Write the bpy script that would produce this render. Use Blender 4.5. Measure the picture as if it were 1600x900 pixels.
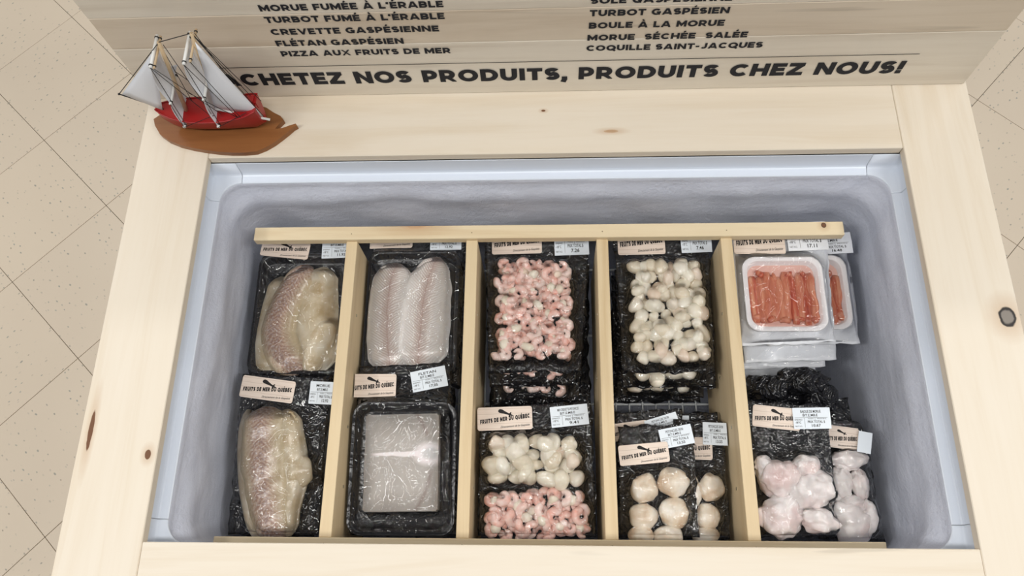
import bpy, bmesh, math, random
import numpy as np
from mathutils import Vector, Matrix, noise

# ------------------------------------------------------------------ camera, light, exposure
SC = bpy.context.scene
COL = SC.collection
for o in list(bpy.data.objects):
    bpy.data.objects.remove(o)
rnd = random.Random(7)

# camera measured from the photograph (metres; z=0 is the wooden counter top, y points to the sign)
F_PX, PITCH, YAW, ROLL = 1237.88, 0.37139, 0.13206, -0.12966
CAM = np.array([0.0011, -0.0640, 1.1846])
def _rot(p, y, r):
    cx, sx, cz, sz, cr, sr = math.cos(p), math.sin(p), math.cos(y), math.sin(y), math.cos(r), math.sin(r)
    return (np.array([[cz, -sz, 0], [sz, cz, 0], [0, 0, 1]]) @ np.array([[1, 0, 0], [0, cx, -sx], [0, sx, cx]])
            @ np.array([[cr, -sr, 0], [sr, cr, 0], [0, 0, 1]]))
RC = _rot(PITCH, YAW, ROLL)
cd = bpy.data.cameras.new('camera')
cd.sensor_width = 36.0
cd.lens = F_PX / 1600 * 36.0
cd.clip_start = 0.01
cam = bpy.data.objects.new('camera', cd)
COL.objects.link(cam)
m4 = Matrix([list(RC[i]) + [CAM[i]] for i in range(3)] + [[0, 0, 0, 1]])
cam.matrix_world = m4
SC.camera = cam

w = bpy.data.worlds.new('store')
SC.world = w
w.use_nodes = True
w.node_tree.nodes['Background'].inputs[0].default_value = (0.93, 0.96, 1.0, 1)
w.node_tree.nodes['Background'].inputs[1].default_value = 0.27

def ceiling_panel(x, y, z, sx, sy, power, col=(1.0, 0.98, 0.945)):
    l = bpy.data.lights.new('ceiling_panel_light', 'AREA')
    l.shape = 'RECTANGLE'; l.size = sx; l.size_y = sy; l.energy = power; l.color = col
    o = bpy.data.objects.new('ceiling_panel_light', l); COL.objects.link(o)
    o.location = (x, y, z)
    return o
for x in (-1.75, 0.0, 1.75):
    ceiling_panel(x, -0.42, 2.45, 1.25, 0.28, 53)      # aisle row behind the camera
for y in (-0.6, 0.9, 2.4):
    ceiling_panel(-2.55, y, 2.45, 0.28, 1.25, 33)      # row on the left
    ceiling_panel(2.55, y, 2.45, 0.28, 1.25, 38)       # row on the right
for x in (-1.2, 0.6):
    ceiling_panel(x, 2.75, 2.45, 1.25, 0.28, 34)       # row behind the sign

vs = SC.view_settings
vs.view_transform = 'Standard'
vs.look = 'None'
vs.exposure = -1.17
vs.gamma = 1.0
vs.use_curve_mapping = False

# ------------------------------------------------------------------ measuring helpers
def ray(u, v):
    return RC @ np.array([(u - 800) / F_PX, (450 - v) / F_PX, -1.0])
def at(u, v, z):
    d = ray(u, v); return CAM + d * (z - CAM[2]) / d[2]
def at_y(u, v, y):
    d = ray(u, v); return CAM + d * (y - CAM[1]) / d[1]

# ------------------------------------------------------------------ object helpers
def tag(o, label=None, cat=None, group=None, kind=None):
    if label: o['label'] = label
    if cat: o['category'] = cat
    if group: o['group'] = group
    if kind: o['kind'] = kind
    return o
def link(o, parent=None):
    COL.objects.link(o)
    if parent is not None: o.parent = parent
    return o
def empty(name, loc, label=None, cat=None, group=None, kind=None):
    o = bpy.data.objects.new(name, None)
    o.empty_display_size = 0.05
    o.location = loc
    link(o)
    return tag(o, label, cat, group, kind)
def mesh(name, verts, faces, mat=None, smooth=False):
    me = bpy.data.meshes.new(name)
    me.from_pydata([tuple(map(float, v)) for v in verts], [], faces)
    if mat: me.materials.append(mat)
    if smooth:
        me.polygons.foreach_set('use_smooth', [True] * len(me.polygons))
    me.update()
    return me
def obj(name, me, parent=None, loc=None, rot=None, scale=None):
    o = bpy.data.objects.new(name, me)
    if loc is not None: o.location = loc
    if rot is not None: o.rotation_euler = rot
    if scale is not None: o.scale = scale
    return link(o, parent)
def bm_mesh(name, bm, mat, smooth=False):
    bmesh.ops.recalc_face_normals(bm, faces=bm.faces)
    me = bpy.data.meshes.new(name)
    bm.to_mesh(me); bm.free()
    me.materials.append(mat)
    if smooth: me.polygons.foreach_set('use_smooth', [True] * len(me.polygons))
    return me
def box_mesh(name, a, b, mat, bevel=0.0015, seg=1):
    bm = bmesh.new()
    bmesh.ops.create_cube(bm, size=1)
    for v in bm.verts:
        v.co = Vector([a[i] + (b[i] - a[i]) * (v.co[i] + 0.5) for i in range(3)])
    if bevel: bmesh.ops.bevel(bm, geom=bm.edges[:], offset=bevel, segments=seg, affect='EDGES')
    return bm_mesh(name, bm, mat)
def tube_geo(pts, rad, n=8, caps=True):
    pts = [Vector(p) for p in pts]
    if not hasattr(rad, '__len__'): rad = [rad] * len(pts)
    V, Fc = [], []
    up = None
    for i, p in enumerate(pts):
        t = (pts[min(i + 1, len(pts) - 1)] - pts[max(i - 1, 0)]).normalized()
        if up is None:
            up = Vector((0, 0, 1)) if abs(t.z) < 0.9 else Vector((1, 0, 0))
        s = t.cross(up).normalized(); up = s.cross(t).normalized()
        for k in range(n):
            a = 2 * math.pi * k / n
            V.append(p + (s * math.cos(a) + up * math.sin(a)) * rad[i])
    for i in range(len(pts) - 1):
        for k in range(n):
            k2 = (k + 1) % n
            Fc.append((i * n + k, i * n + k2, (i + 1) * n + k2, (i + 1) * n + k))
    if caps:
        Fc.append(tuple(range(n - 1, -1, -1))); Fc.append(tuple((len(pts) - 1) * n + k for k in range(n)))
    return V, Fc
def tube(name, pts, rad, mat, parent, n=8):
    V, Fc = tube_geo(pts, rad, n)
    return obj(name, mesh(name, V, Fc, mat, n > 4), parent)
def join_geo(parts):
    V, Fc = [], []
    for v, f in parts:
        k = len(V); V += list(v); Fc += [tuple(i + k for i in q) for q in f]
    return V, Fc
def grid_faces(n, m, off=0, flip=False):
    f = []
    for i in range(n - 1):
        for j in range(m - 1):
            q = (off + i * m + j, off + (i + 1) * m + j, off + (i + 1) * m + j + 1, off + i * m + j + 1)
            f.append(q[::-1] if flip else q)
    return f
def grid_solid(G, thick):
    """G: n x m x 3 array (i along x, j along y); returns closed sheet"""
    n, m = G.shape[:2]
    V = list(G.reshape(-1, 3)); B = G.copy(); B[..., 2] -= thick
    V += list(B.reshape(-1, 3))
    k = n * m
    f = grid_faces(n, m) + grid_faces(n, m, k, True)
    ring = [(i, 0) for i in range(n)] + [(n - 1, j) for j in range(1, m)] + [(i, m - 1) for i in range(n - 2, -1, -1)] + [(0, j) for j in range(m - 2, 0, -1)]
    ids = [i * m + j for i, j in ring]
    for a in range(len(ids)):
        b = (a + 1) % len(ids)
        f.append((ids[a], ids[a] + k, ids[b] + k, ids[b]))
    return V, f
def nz(x, y, z=0.0):
    return noise.noise(Vector((x, y, z)))
def rrect(cx, cy, hx, hy, r, n=6):
    r = min(r, hx - 1e-5, hy - 1e-5)
    P = []
    for (sx, sy, a0) in ((1, 1, 0), (-1, 1, 90), (-1, -1, 180), (1, -1, 270)):
        for k in range(n + 1):
            a = math.radians(a0 + 90 * k / n)
            P.append((cx + sx * (hx - r) + r * math.cos(a), cy + sy * (hy - r) + r * math.sin(a)))
    return P
def loft_rings(rings, close_bottom=True, close_top=False):
    V, f = [], []
    n = len(rings[0])
    for r in rings: V += list(r)
    for i in range(len(rings) - 1):
        for k in range(n):
            k2 = (k + 1) % n
            f.append((i * n + k, i * n + k2, (i + 1) * n + k2, (i + 1) * n + k))
    if close_bottom: f.append(tuple((len(rings) - 1) * n + k for k in range(n)))
    if close_top: f.append(tuple(range(n))[::-1])
    return V, f

# ------------------------------------------------------------------ materials
class NT:
    shift = None
    def __init__(s, name):
        s.m = bpy.data.materials.new(name); s.m.use_nodes = True
        s.t = s.m.node_tree; s.b = s.t.nodes['Principled BSDF']; s.out = s.t.nodes['Material Output']
    def n(s, typ, **kw):
        nd = s.t.nodes.new('ShaderNode' + typ)
        for k, v in kw.items(): setattr(nd, k, v)
        return nd
    def l(s, a, b): s.t.links.new(a, b)
    def coord(s, scale=(1, 1, 1), loc=(0, 0, 0), rot=(0, 0, 0)):
        tc = s.n('TexCoord'); mp = s.n('Mapping')
        mp.inputs['Scale'].default_value = scale; mp.inputs['Location'].default_value = loc; mp.inputs['Rotation'].default_value = rot
        s.l(tc.outputs['Object'], mp.inputs['Vector'])
        if s.shift is not None:
            ad = s.n('VectorMath', operation='ADD'); s.l(mp.outputs[0], ad.inputs[0]); s.l(s.shift, ad.inputs[1]); return ad.outputs[0]
        return mp.outputs[0]
    def uv(s):
        return s.n('TexCoord').outputs['UV']
    def noise(s, vec, scale, detail=4, rough=0.5, dist=0.0):
        nd = s.n('TexNoise'); s.l(vec, nd.inputs['Vector'])
        nd.inputs['Scale'].default_value = scale; nd.inputs['Detail'].default_value = detail
        nd.inputs['Roughness'].default_value = rough; nd.inputs['Distortion'].default_value = dist
        return nd.outputs['Fac']
    def ramp(s, fac, stops):
        r = s.n('ValToRGB'); s.l(fac, r.inputs[0]); e = r.color_ramp.elements
        while len(e) < len(stops): e.new(0.5)
        for el, (p, c) in zip(e, stops):
            el.position = p; el.color = tuple(c) + (1,) if len(c) == 3 else c
        return r.outputs[0]
    def mix(s, fac, a, b, mode='MIX'):
        mx = s.n('Mix', data_type='RGBA', blend_type=mode)
        for sock, v in ((mx.inputs[0], fac), (mx.inputs[6], a), (mx.inputs[7], b)):
            if hasattr(v, 'is_output'): s.l(v, sock)
            elif isinstance(v, (int, float)): sock.default_value = v
            else: sock.default_value = tuple(v) + (1,)
        return mx.outputs[2]
    def math(s, op, a, b=None, clamp=False):
        nd = s.n('Math', operation=op); nd.use_clamp = clamp
        for sock, v in ((nd.inputs[0], a), (nd.inputs[1], b)):
            if v is None: continue
            if hasattr(v, 'is_output'): s.l(v, sock)
            else: sock.default_value = v
        return nd.outputs[0]
    def bump(s, h, strength=0.3, dist=0.002, target=None):
        b = s.n('Bump'); b.inputs['Strength'].default_value = strength; b.inputs['Distance'].default_value = dist
        s.l(h, b.inputs['Height']); s.l(b.outputs[0], (target or s.b).inputs['Normal']); return b.outputs[0]
    def set(s, **kw):
        for k, v in kw.items():
            sock = s.b.inputs[k.replace('_', ' ')]
            if hasattr(v, 'is_output'): s.l(v, sock)
            elif isinstance(v, (tuple, list)): sock.default_value = tuple(v) + (1,) if len(v) == 3 and sock.type == 'RGBA' else v
            else: sock.default_value = v
        return s.m

def plain(name, col, rough=0.5, spec=0.5, **kw):
    t = NT(name); return t.set(Base_Color=col, Roughness=rough, Specular_IOR_Level=spec, **kw)

def wood(name, light, dark, axis='x', knots=(), rough=0.55, grain=1.0, streak=0.0):
    """knots: (x, y, rx, ry, core colour, ring) in object coordinates, drawn in the xy plane"""
    t = NT(name)
    sc = {'x': (1.6, 26, 26), 'y': (26, 1.6, 26), 'z': (26, 26, 1.6)}[axis]
    c = t.coord(sc)
    g1 = t.noise(c, 1.0, 5, 0.6, 0.6)
    c2 = t.coord(tuple(v * 5 for v in sc))
    g2 = t.noise(c2, 1.0, 3, 0.5)
    c3 = t.coord((1, 1, 1)); g3 = t.noise(c3, 3.0, 2)
    col = t.ramp(g1, [(0.30, dark), (0.5, tuple(l * .8 + d * .2 for l, d in zip(light, dark))), (0.68, light)])
    col = t.mix(t.math('MULTIPLY', t.ramp(g2, [(0.45, (0, 0, 0)), (0.75, (1, 1, 1))]), 0.22 * grain), col, dark)
    col = t.mix(t.math('MULTIPLY', t.ramp(g3, [(0.35, (0, 0, 0)), (0.75, (1, 1, 1))]), 0.30), col, tuple(d * 1.04 for d in dark))
    if streak:
        c4 = t.coord(tuple(v * 2.2 for v in sc)); g4 = t.noise(c4, 1.0, 2, 0.4, 0.3)
        col = t.mix(t.math('MULTIPLY', t.ramp(g4, [(0.66, (0, 0, 0)), (0.74, (1, 1, 1))]), streak), col, tuple(d * .55 for d in dark))
    if knots:
        tc = t.n('TexCoord'); sep = t.n('SeparateXYZ'); t.l(tc.outputs['Object'], sep.inputs[0])
        wob = t.noise(t.coord((1, 1, 1)), 90, 2)
        for (kx, ky, rx, ry, core, ring) in knots:
            dx = t.math('MULTIPLY', t.math('SUBTRACT', sep.outputs[0], kx), 1 / rx)
            dy = t.math('MULTIPLY', t.math('SUBTRACT', sep.outputs[1], ky), 1 / ry)
            d = t.math('SQRT', t.math('ADD', t.math('MULTIPLY', dx, dx), t.math('MULTIPLY', dy, dy)))
            d = t.math('ADD', d, t.math('MULTIPLY', t.math('SUBTRACT', wob, 0.5), 0.35))
            halo = t.ramp(t.math('MULTIPLY', d, 0.25), [(0.25, (1, 1, 1)), (0.75, (0, 0, 0))])
            col = t.mix(t.math('MULTIPLY', halo, 0.45), col, (0.52, 0.33, 0.18))
            inner = t.ramp(t.math('MULTIPLY', d, 0.25), [(0.0, core), (0.16, core), (0.20, ring), (0.25, ring), (0.27, ring)])
            msk = t.ramp(t.math('MULTIPLY', d, 0.25), [(0.24, (1, 1, 1)), (0.275, (0, 0, 0))])
            col = t.mix(msk, col, inner)
    t.bump(g2, 0.08, 0.001)
    return t.set(Base_Color=col, Roughness=rough, Specular_IOR_Level=0.35)

PALE, TAN = (0.81, 0.735, 0.622), (0.73, 0.63, 0.492)
M = {}
dk = (0.035, 0.03, 0.028); gr = (0.26, 0.23, 0.20); bn = (0.17, 0.075, 0.035)
kR = at(1574, 495, 0); kL = at(142, 672, 0); kL2 = at(231, 710, 0)
M['wood_right'] = wood('pine_right_board', PALE, TAN, 'y', [(kR[0], kR[1], 0.0125, 0.0155, gr, dk)])
M['wood_left'] = wood('pine_left_board', PALE, TAN, 'y', [(kL[0], kL[1], 0.0035, 0.030, bn, bn), (kL2[0], kL2[1], 0.0045, 0.007, bn, bn)])
M['wood_back'] = wood('pine_back_board', PALE, TAN, 'x', [(at(849, 173, 0)[0], at(849, 173, 0)[1], .0035, .002, bn, bn), (at(955, 205, 0)[0], at(955, 205, 0)[1], .012, .003, (.5, .33, .2), (.55, .38, .24))])
M['wood_front'] = wood('pine_front_board', PALE, TAN, 'x', streak=0.35)
kr = at(1287, 352, -.105); kr2 = at(650, 356, -.105)
M['wood_rail'] = wood('pine_rail', (0.80, 0.68, 0.47), (0.66, 0.50, 0.30), 'x', [(kr[0], kr[1], .0045, .005, bn, (.08, .035, .02)), (kr2[0], kr2[1] + .006, .030, .010, (.58, .36, .2), (.62, .43, .26))])
M['wood_div'] = wood('pine_divider', (0.74, 0.60, 0.39), (0.60, 0.45, 0.26), 'y')
M['wood_side'] = wood('pine_casing', PALE, TAN, 'x')
M['wood_sign'] = wood('sign_wood', (0.82, 0.755, 0.645), (0.68, 0.60, 0.49), 'x', rough=0.45, streak=0.25)
M['wood_sign2'] = wood('sign_wood_brown', (0.74, 0.645, 0.52), (0.60, 0.495, 0.375), 'x', rough=0.45, streak=0.4)
M['ink'] = plain('sign_ink', (0.022, 0.023, 0.028), 0.6, 0.15)
M['print'] = plain('label_ink', (0.02, 0.018, 0.018), 0.6, 0.2)
M['rim'] = plain('white_plastic', (0.74, 0.80, 0.90), 0.32, 0.5)
M['hole'] = plain('screw_hole', (0.25, 0.18, 0.10), 0.8)
M['steel'] = plain('staple_steel', (0.5, 0.45, 0.36), 0.35, 0.5, Metallic=0.8)

t = NT('frosted_liner')
fr = t.noise(t.coord((1, 1, 1)), 130, 5, 0.75); fl = t.noise(t.coord((3, 3, 14)), 5, 4, 0.6)
t.bump(fr, 0.8, 0.003)
M['liner'] = t.set(Base_Color=t.mix(fl, (0.52, 0.55, 0.65), (0.75, 0.785, 0.895)), Roughness=t.ramp(fl, [(0.3, (.35,) * 3), (0.7, (.75,) * 3)]), Specular_IOR_Level=0.5)
M['wire'] = plain('white_wire', (0.75, 0.77, 0.78), 0.4)

t = NT('vinyl_tile')
c = t.coord((1, 1, 1))
big = t.noise(c, 3.0, 3)
vo = t.n('TexVoronoi'); vo.inputs['Scale'].default_value = 1.0
wv = t.n('Mapping'); t.l(t.coord((62, 100, 62)), wv.inputs['Vector'])
nv = t.n('TexNoise'); nv.inputs['Scale'].default_value = 14; t.l(c, nv.inputs['Vector'])
ad = t.n('VectorMath', operation='MULTIPLY_ADD'); t.l(nv.outputs['Color'], ad.inputs[0]); ad.inputs[1].default_value = (1.5, 1.5, 1.5); t.l(wv.outputs[0], ad.inputs[2])
t.l(ad.outputs[0], vo.inputs['Vector'])
sp = t.ramp(vo.outputs['Distance'], [(0.14, (1, 1, 1)), (0.24, (0, 0, 0))])
sepc = t.n('SeparateColor'); t.l(vo.outputs['Color'], sepc.inputs[0])
on = t.ramp(sepc.outputs[0], [(0.50, (0, 0, 0)), (0.62, (1, 1, 1))])
msk = t.math('MULTIPLY', t.math('MULTIPLY', sp, on), t.math('ADD', t.math('MULTIPLY', sepc.outputs[1], 0.7), 0.2))
oi = t.n('ObjectInfo')
base = t.mix(big, (0.66, 0.56, 0.44), (0.72, 0.62, 0.49))
base = t.mix(t.math('MULTIPLY', oi.outputs['Random'], 0.25), base, (0.63, 0.54, 0.44))
M['tile'] = t.set(Base_Color=t.mix(msk, base, t.mix(sepc.outputs[2], (0.25, 0.20, 0.15), (0.29, 0.31, 0.28))), Roughness=0.38, Specular_IOR_Level=0.4)
M['joint'] = plain('tile_joint', (0.10, 0.085, 0.065), 0.8)

def crinkle(t, scale=34, fine=0.5):
    """narrow raised creases over a gentle swell"""
    c = t.coord((1, 1, 1))
    def ridge(sc, k, pw, dist):
        a = t.noise(c, sc, 2, 0.5, dist)
        return t.math('POWER', t.math('SUBTRACT', 1.0, t.math('MULTIPLY', t.math('ABSOLUTE', t.math('SUBTRACT', a, 0.5)), k), True), pw)
    h = t.math('ADD', ridge(scale, 5.0, 3.0, 1.4), t.math('MULTIPLY', ridge(scale * 2.3, 6.0, 3.0, 0.9), fine))
    return t.math('ADD', h, t.math('MULTIPLY', t.noise(c, scale * .8, 1), 1.6))
def plastic(name, col, rough, bump=0.6, scale=17):
    t = NT(name); t.bump(crinkle(t, scale, 0.3), bump, 0.005)
    return t.set(Base_Color=col, Roughness=rough, Specular_IOR_Level=0.5)
M['black'] = plastic('black_pouch_plastic', (0.010, 0.010, 0.012), 0.13, 0.9)
M['blacktray'] = plastic('black_tray_plastic', (0.016, 0.016, 0.019), 0.25, 0.15, 20)
M['white_sheet'] = plastic('white_pouch_plastic', (0.84, 0.86, 0.90), 0.2, 0.25, 9)
M['foam'] = plain('white_foam', (0.86, 0.84, 0.85), 0.4)

def film_mat(name, haze, bump, scale=30, dist=0.008):
    t = NT(name)
    t.t.nodes.remove(t.b)
    h = crinkle(t, scale, 0.22)
    bp = t.n('Bump'); bp.inputs['Strength'].default_value = bump; bp.inputs['Distance'].default_value = dist; t.l(h, bp.inputs['Height'])
    gl = t.n('BsdfGlossy'); gl.inputs['Roughness'].default_value = 0.06; t.l(bp.outputs[0], gl.inputs['Normal'])
    tr = t.n('BsdfTransparent')
    df = t.n('BsdfDiffuse'); df.inputs[0].default_value = (0.8, 0.8, 0.84, 1)
    fz = t.n('Fresnel'); fz.inputs[0].default_value = 1.45
    fk = t.math('MULTIPLY', fz.outputs[0], 1.5, True)
    m1 = t.n('MixShader'); m1.inputs[0].default_value = haze; t.l(tr.outputs[0], m1.inputs[1]); t.l(df.outputs[0], m1.inputs[2])
    m2 = t.n('MixShader'); t.l(fk, m2.inputs[0]); t.l(m1.outputs[0], m2.inputs[1]); t.l(gl.outputs[0], m2.inputs[2])
    t.l(m2.outputs[0], t.out.inputs[0])
    return t.m
M['film'] = film_mat('clear_vacuum_film', 0.008, 1.0, 14, 0.0055)
M['film_tight'] = film_mat('clear_clinging_film', 0.006, 1.0, 26, 0.0022)
M['film_taut'] = film_mat('clear_taut_film', 0.008, 1.0, 11, 0.0055)

t = NT('brand_label_paper')
g = t.noise(t.coord((30, 420, 1)), 1.0, 3); st = t.n('TexWave', wave_type='BANDS', bands_direction='Y'); t.l(t.coord((1, 1, 1)), st.inputs['Vector'])
st.inputs['Scale'].default_value = 38; st.inputs['Distortion'].default_value = 0.4
ln = t.ramp(st.outputs['Fac'], [(0.0, (1, 1, 1)), (0.04, (0, 0, 0))])
colr = t.mix(g, (0.72, 0.585, 0.485), (0.83, 0.725, 0.64))
M['brand'] = t.set(Base_Color=t.mix(t.math('MULTIPLY', ln, 0.5), colr, (0.42, 0.30, 0.22)), Roughness=0.3, Specular_IOR_Level=0.5)
M['paper'] = plain('price_label_paper', (0.76, 0.82, 0.88), 0.4)

def flesh(name, build, rough=0.35, sss=0.12, shift=True):
    t = NT(name); _o = t.n('ObjectInfo'); _v = t.n('VectorMath', operation='SCALE'); _v.inputs[0].default_value = (7.3, 4.1, 9.7); t.l(_o.outputs['Random'], _v.inputs['Scale'])
    t.shift = _v.outputs[0] if shift else None; col = build(t); t.shift = None
    t.bump(t.noise(t.coord((1, 1, 1)), 120, 3), 0.12, 0.002)
    t.b.inputs['Subsurface Radius'].default_value = (0.012, 0.006, 0.004)
    return t.set(Base_Color=col, Roughness=rough, Specular_IOR_Level=0.5, Subsurface_Weight=sss, Subsurface_Scale=0.4)
def _sc(t):
    oi = t.n('ObjectInfo')
    a = t.ramp(oi.outputs['Random'], [(0.0, (0.72, 0.62, 0.46)), (0.4, (0.80, 0.725, 0.58)), (0.8, (0.84, 0.79, 0.68)), (1.0, (0.79, 0.62, 0.48))])
    return t.mix(t.math('MULTIPLY', t.noise(t.coord((1, 1, 1)), 1.6, 3), 0.35), a, (0.86, 0.83, 0.76))
M['scallop'] = flesh('scallop_flesh', _sc)
def _bigsc(t):
    return t.ramp(t.noise(t.coord((1, 1, 1)), 35, 3, 0.5), [(0.34, (0.66, 0.50, 0.35)), (0.48, (0.80, 0.69, 0.55)), (0.64, (0.87, 0.81, 0.72))])
M['bigscallop'] = flesh('large_scallop_flesh', _bigsc)
def _shr(t):
    oi = t.n('ObjectInfo')
    c = t.coord((1, 1, 1))
    wv = t.n('TexWave', wave_type='BANDS', bands_direction='DIAGONAL'); wv.inputs['Scale'].default_value = 60; wv.inputs['Distortion'].default_value = 3; t.l(c, wv.inputs['Vector'])
    a = t.mix(t.ramp(t.noise(c, 70, 2), [(0.35, (0, 0, 0)), (0.65, (1, 1, 1))]), (0.80, 0.42, 0.335), (0.85, 0.66, 0.60))
    a = t.mix(t.math('MULTIPLY', wv.outputs['Fac'], 0.22), a, (0.86, 0.72, 0.67))
    return t.mix(t.ramp(oi.outputs['Random'], [(0.55, (0, 0, 0)), (1, (.75, .75, .75))]), a, (0.86, 0.75, 0.69))
M['shrimp'] = flesh('shrimp_flesh', _shr)
def _monk(t):
    c = t.coord((1, 1, 1))
    a = t.mix(t.noise(c, 30, 4), (0.80, 0.72, 0.70), (0.88, 0.85, 0.84))
    return t.mix(t.ramp(t.noise(c, 16, 3), [(0.52, (0, 0, 0)), (0.74, (.6, .6, .6))]), a, (0.72, 0.46, 0.43))
M['monk'] = flesh('white_fish_flesh', _monk)
def _cod(t):
    c = t.uv(); sep = t.n('SeparateXYZ'); t.l(c, sep.inputs[0])
    nzv = t.noise(c, 24, 4, 0.6); nf = t.noise(c, 150, 4, 0.65)
    xx = t.math('ADD', sep.outputs[0], t.math('MULTIPLY', t.math('SUBTRACT', nzv, .5), .016))
    ax = t.math('ABSOLUTE', xx)
    ph = t.math('ADD', t.math('SUBTRACT', t.math('MULTIPLY', sep.outputs[1], 760), t.math('MULTIPLY', ax, 620)), t.math('ADD', t.math('MULTIPLY', nzv, 26), t.math('MULTIPLY', nf, 11)))
    st = t.ramp(t.math('ADD', t.math('MULTIPLY', t.math('SINE', ph), 0.5), 0.5), [(0.15, (0, 0, 0)), (0.85, (1, 1, 1))])
    band = t.ramp(t.math('ADD', t.math('MULTIPLY', t.math('ABSOLUTE', t.math('ADD', xx, .003)), 32), t.math('MULTIPLY', t.math('SUBTRACT', nf, .5), 0.9)), [(0.30, (1, 1, 1)), (0.95, (0, 0, 0))])
    a = t.mix(t.noise(c, 60, 4), (0.50, 0.395, 0.24), (0.71, 0.62, 0.465))
    b = t.mix(st, (0.36, 0.22, 0.165), (0.54, 0.40, 0.31))
    b = t.mix(t.ramp(nf, [(0.45, (0, 0, 0)), (0.7, (.8, .8, .8))]), b, (0.32, 0.235, 0.245))
    b = t.mix(t.ramp(t.noise(c, 300, 2), [(0.58, (0, 0, 0)), (0.68, (.7, .7, .7))]), b, (0.82, 0.80, 0.80))
    t.cod_h = st
    return t.mix(band, a, b)
M['cod'] = flesh('cod_flesh', _cod, 0.25)
M['codplain'] = flesh('cod_plain_flesh', lambda t: t.ramp(t.noise(t.coord((1, 1, 1)), 30, 4), [(0.3, (0.50, 0.38, 0.22)), (0.5, (0.65, 0.56, 0.41)), (0.75, (0.76, 0.70, 0.59))]), 0.25)
def _turb(t):
    c = t.uv(); sep = t.n('SeparateXYZ'); t.l(c, sep.inputs[0])
    nzv = t.noise(c, 18, 4, .6); nf = t.noise(c, 120, 4, .6)
    xx = t.math('ADD', sep.outputs[0], t.math('MULTIPLY', t.math('SUBTRACT', nzv, .5), .018)); ax = t.math('ABSOLUTE', xx)
    ph = t.math('ADD', t.math('ADD', t.math('MULTIPLY', sep.outputs[1], 1250), t.math('MULTIPLY', ax, 950)), t.math('ADD', t.math('MULTIPLY', nzv, 20), t.math('MULTIPLY', nf, 5)))
    st = t.math('ADD', t.math('MULTIPLY', t.math('SINE', ph), 0.5), 0.5)
    a = t.mix(nf, (0.72, 0.67, 0.63), (0.86, 0.84, 0.82))
    a = t.mix(t.math('MULTIPLY', st, t.ramp(ax, [(0.010, (.85, .85, .85)), (0.035, (0, 0, 0))])), a, (0.50, 0.40, 0.345))
    band = t.ramp(t.math('ADD', t.math('MULTIPLY', ax, 42), t.math('MULTIPLY', t.math('SUBTRACT', nf, .5), .5)), [(0.02, (.75, .75, .75)), (0.62, (0, 0, 0))])
    a = t.mix(band, a, (0.50, 0.375, 0.33))
    line = t.ramp(t.math('MULTIPLY', ax, 100), [(0.05, (1, 1, 1)), (0.13, (0, 0, 0))])
    return t.mix(t.math('MULTIPLY', line, 0.45), a, (0.40, 0.26, 0.23))
M['turbot'] = flesh('turbot_flesh', _turb, 0.25)
def _steak(t):
    c = t.coord((1, 1, 1)); sep = t.n('SeparateXYZ'); t.l(c, sep.inputs[0])
    nzv = t.noise(c, 30, 4); nf = t.noise(c, 220, 3)
    x, y = sep.outputs[0], sep.outputs[1]
    a = t.mix(nzv, (0.46, 0.415, 0.375), (0.64, 0.60, 0.56))
    a = t.mix(t.ramp(nf, [(0.62, (0, 0, 0)), (0.72, (.6, .6, .6))]), a, (0.88, 0.86, 0.85))
    # pale bone: a round piece at the right edge tapering to the left along the middle
    dx = t.math('SUBTRACT', x, 0.050); dy = t.math('SUBTRACT', y, 0.013)
    ell = t.math('SQRT', t.math('ADD', t.math('POWER', t.math('MULTIPLY', dx, 34), 2.0), t.math('POWER', t.math('MULTIPLY', dy, 50), 2.0)))
    wid = t.math('ADD', t.math('MULTIPLY', t.math('ADD', x, 0.06), 0.055), 0.0015)
    tap = t.math('DIVIDE', t.math('ABSOLUTE', t.math('ADD', dy, t.math('MULTIPLY', t.math('SUBTRACT', nzv, .5), .012))), wid)
    tap = t.math('MAXIMUM', tap, t.math('MULTIPLY', t.math('SUBTRACT', -0.025, x), 40))
    bone = t.ramp(t.math('MULTIPLY', t.math('MINIMUM', ell, tap), 0.5), [(0.34, (1, 1, 1)), (0.58, (0, 0, 0))])
    a = t.mix(bone, a, (1.0, 0.93, 0.93))
    core = t.ramp(t.math('MULTIPLY', ell, 0.5), [(0.18, (.7, .7, .7)), (0.3, (0, 0, 0))])
    a = t.mix(core, a, (0.70, 0.70, 0.68))
    # dark skin-side curve near the right edge
    cv = t.math('ABSOLUTE', t.math('SUBTRACT', t.math('SUBTRACT', x, 0.052), t.math('MULTIPLY', t.math('MULTIPLY', y, y), -4.0)))
    dkm = t.math('MULTIPLY', t.ramp(t.math('MULTIPLY', cv, 60), [(0.0, (1, 1, 1)), (0.35, (0, 0, 0))]), t.ramp(t.math('ABSOLUTE', dy), [(0.022, (0, 0, 0)), (0.035, (.8, .8, .8))]))
    return t.mix(dkm, a, (0.38, 0.30, 0.27))
M['steak'] = flesh('fish_steak_flesh', _steak, 0.4, shift=False)
def _crab(t):
    c = t.coord((1, 1, 1)); oi = t.n('ObjectInfo')
    a = t.ramp(t.noise(t.coord((130, 16, 60)), 1.0, 4, 0.6), [(0.30, (0.34, 0.035, 0.018)), (0.48, (0.52, 0.11, 0.05)), (0.68, (0.70, 0.36, 0.22))])
    return t.mix(t.ramp(oi.outputs['Random'], [(0.3, (0, 0, 0)), (1, (.75, .75, .75))]), a, (0.66, 0.30, 0.18))
M['crab'] = flesh('crab_flesh', _crab, 0.3)
M['juice'] = plain('pink_tray_liquid', (0.80, 0.50, 0.43), 0.15)

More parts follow.
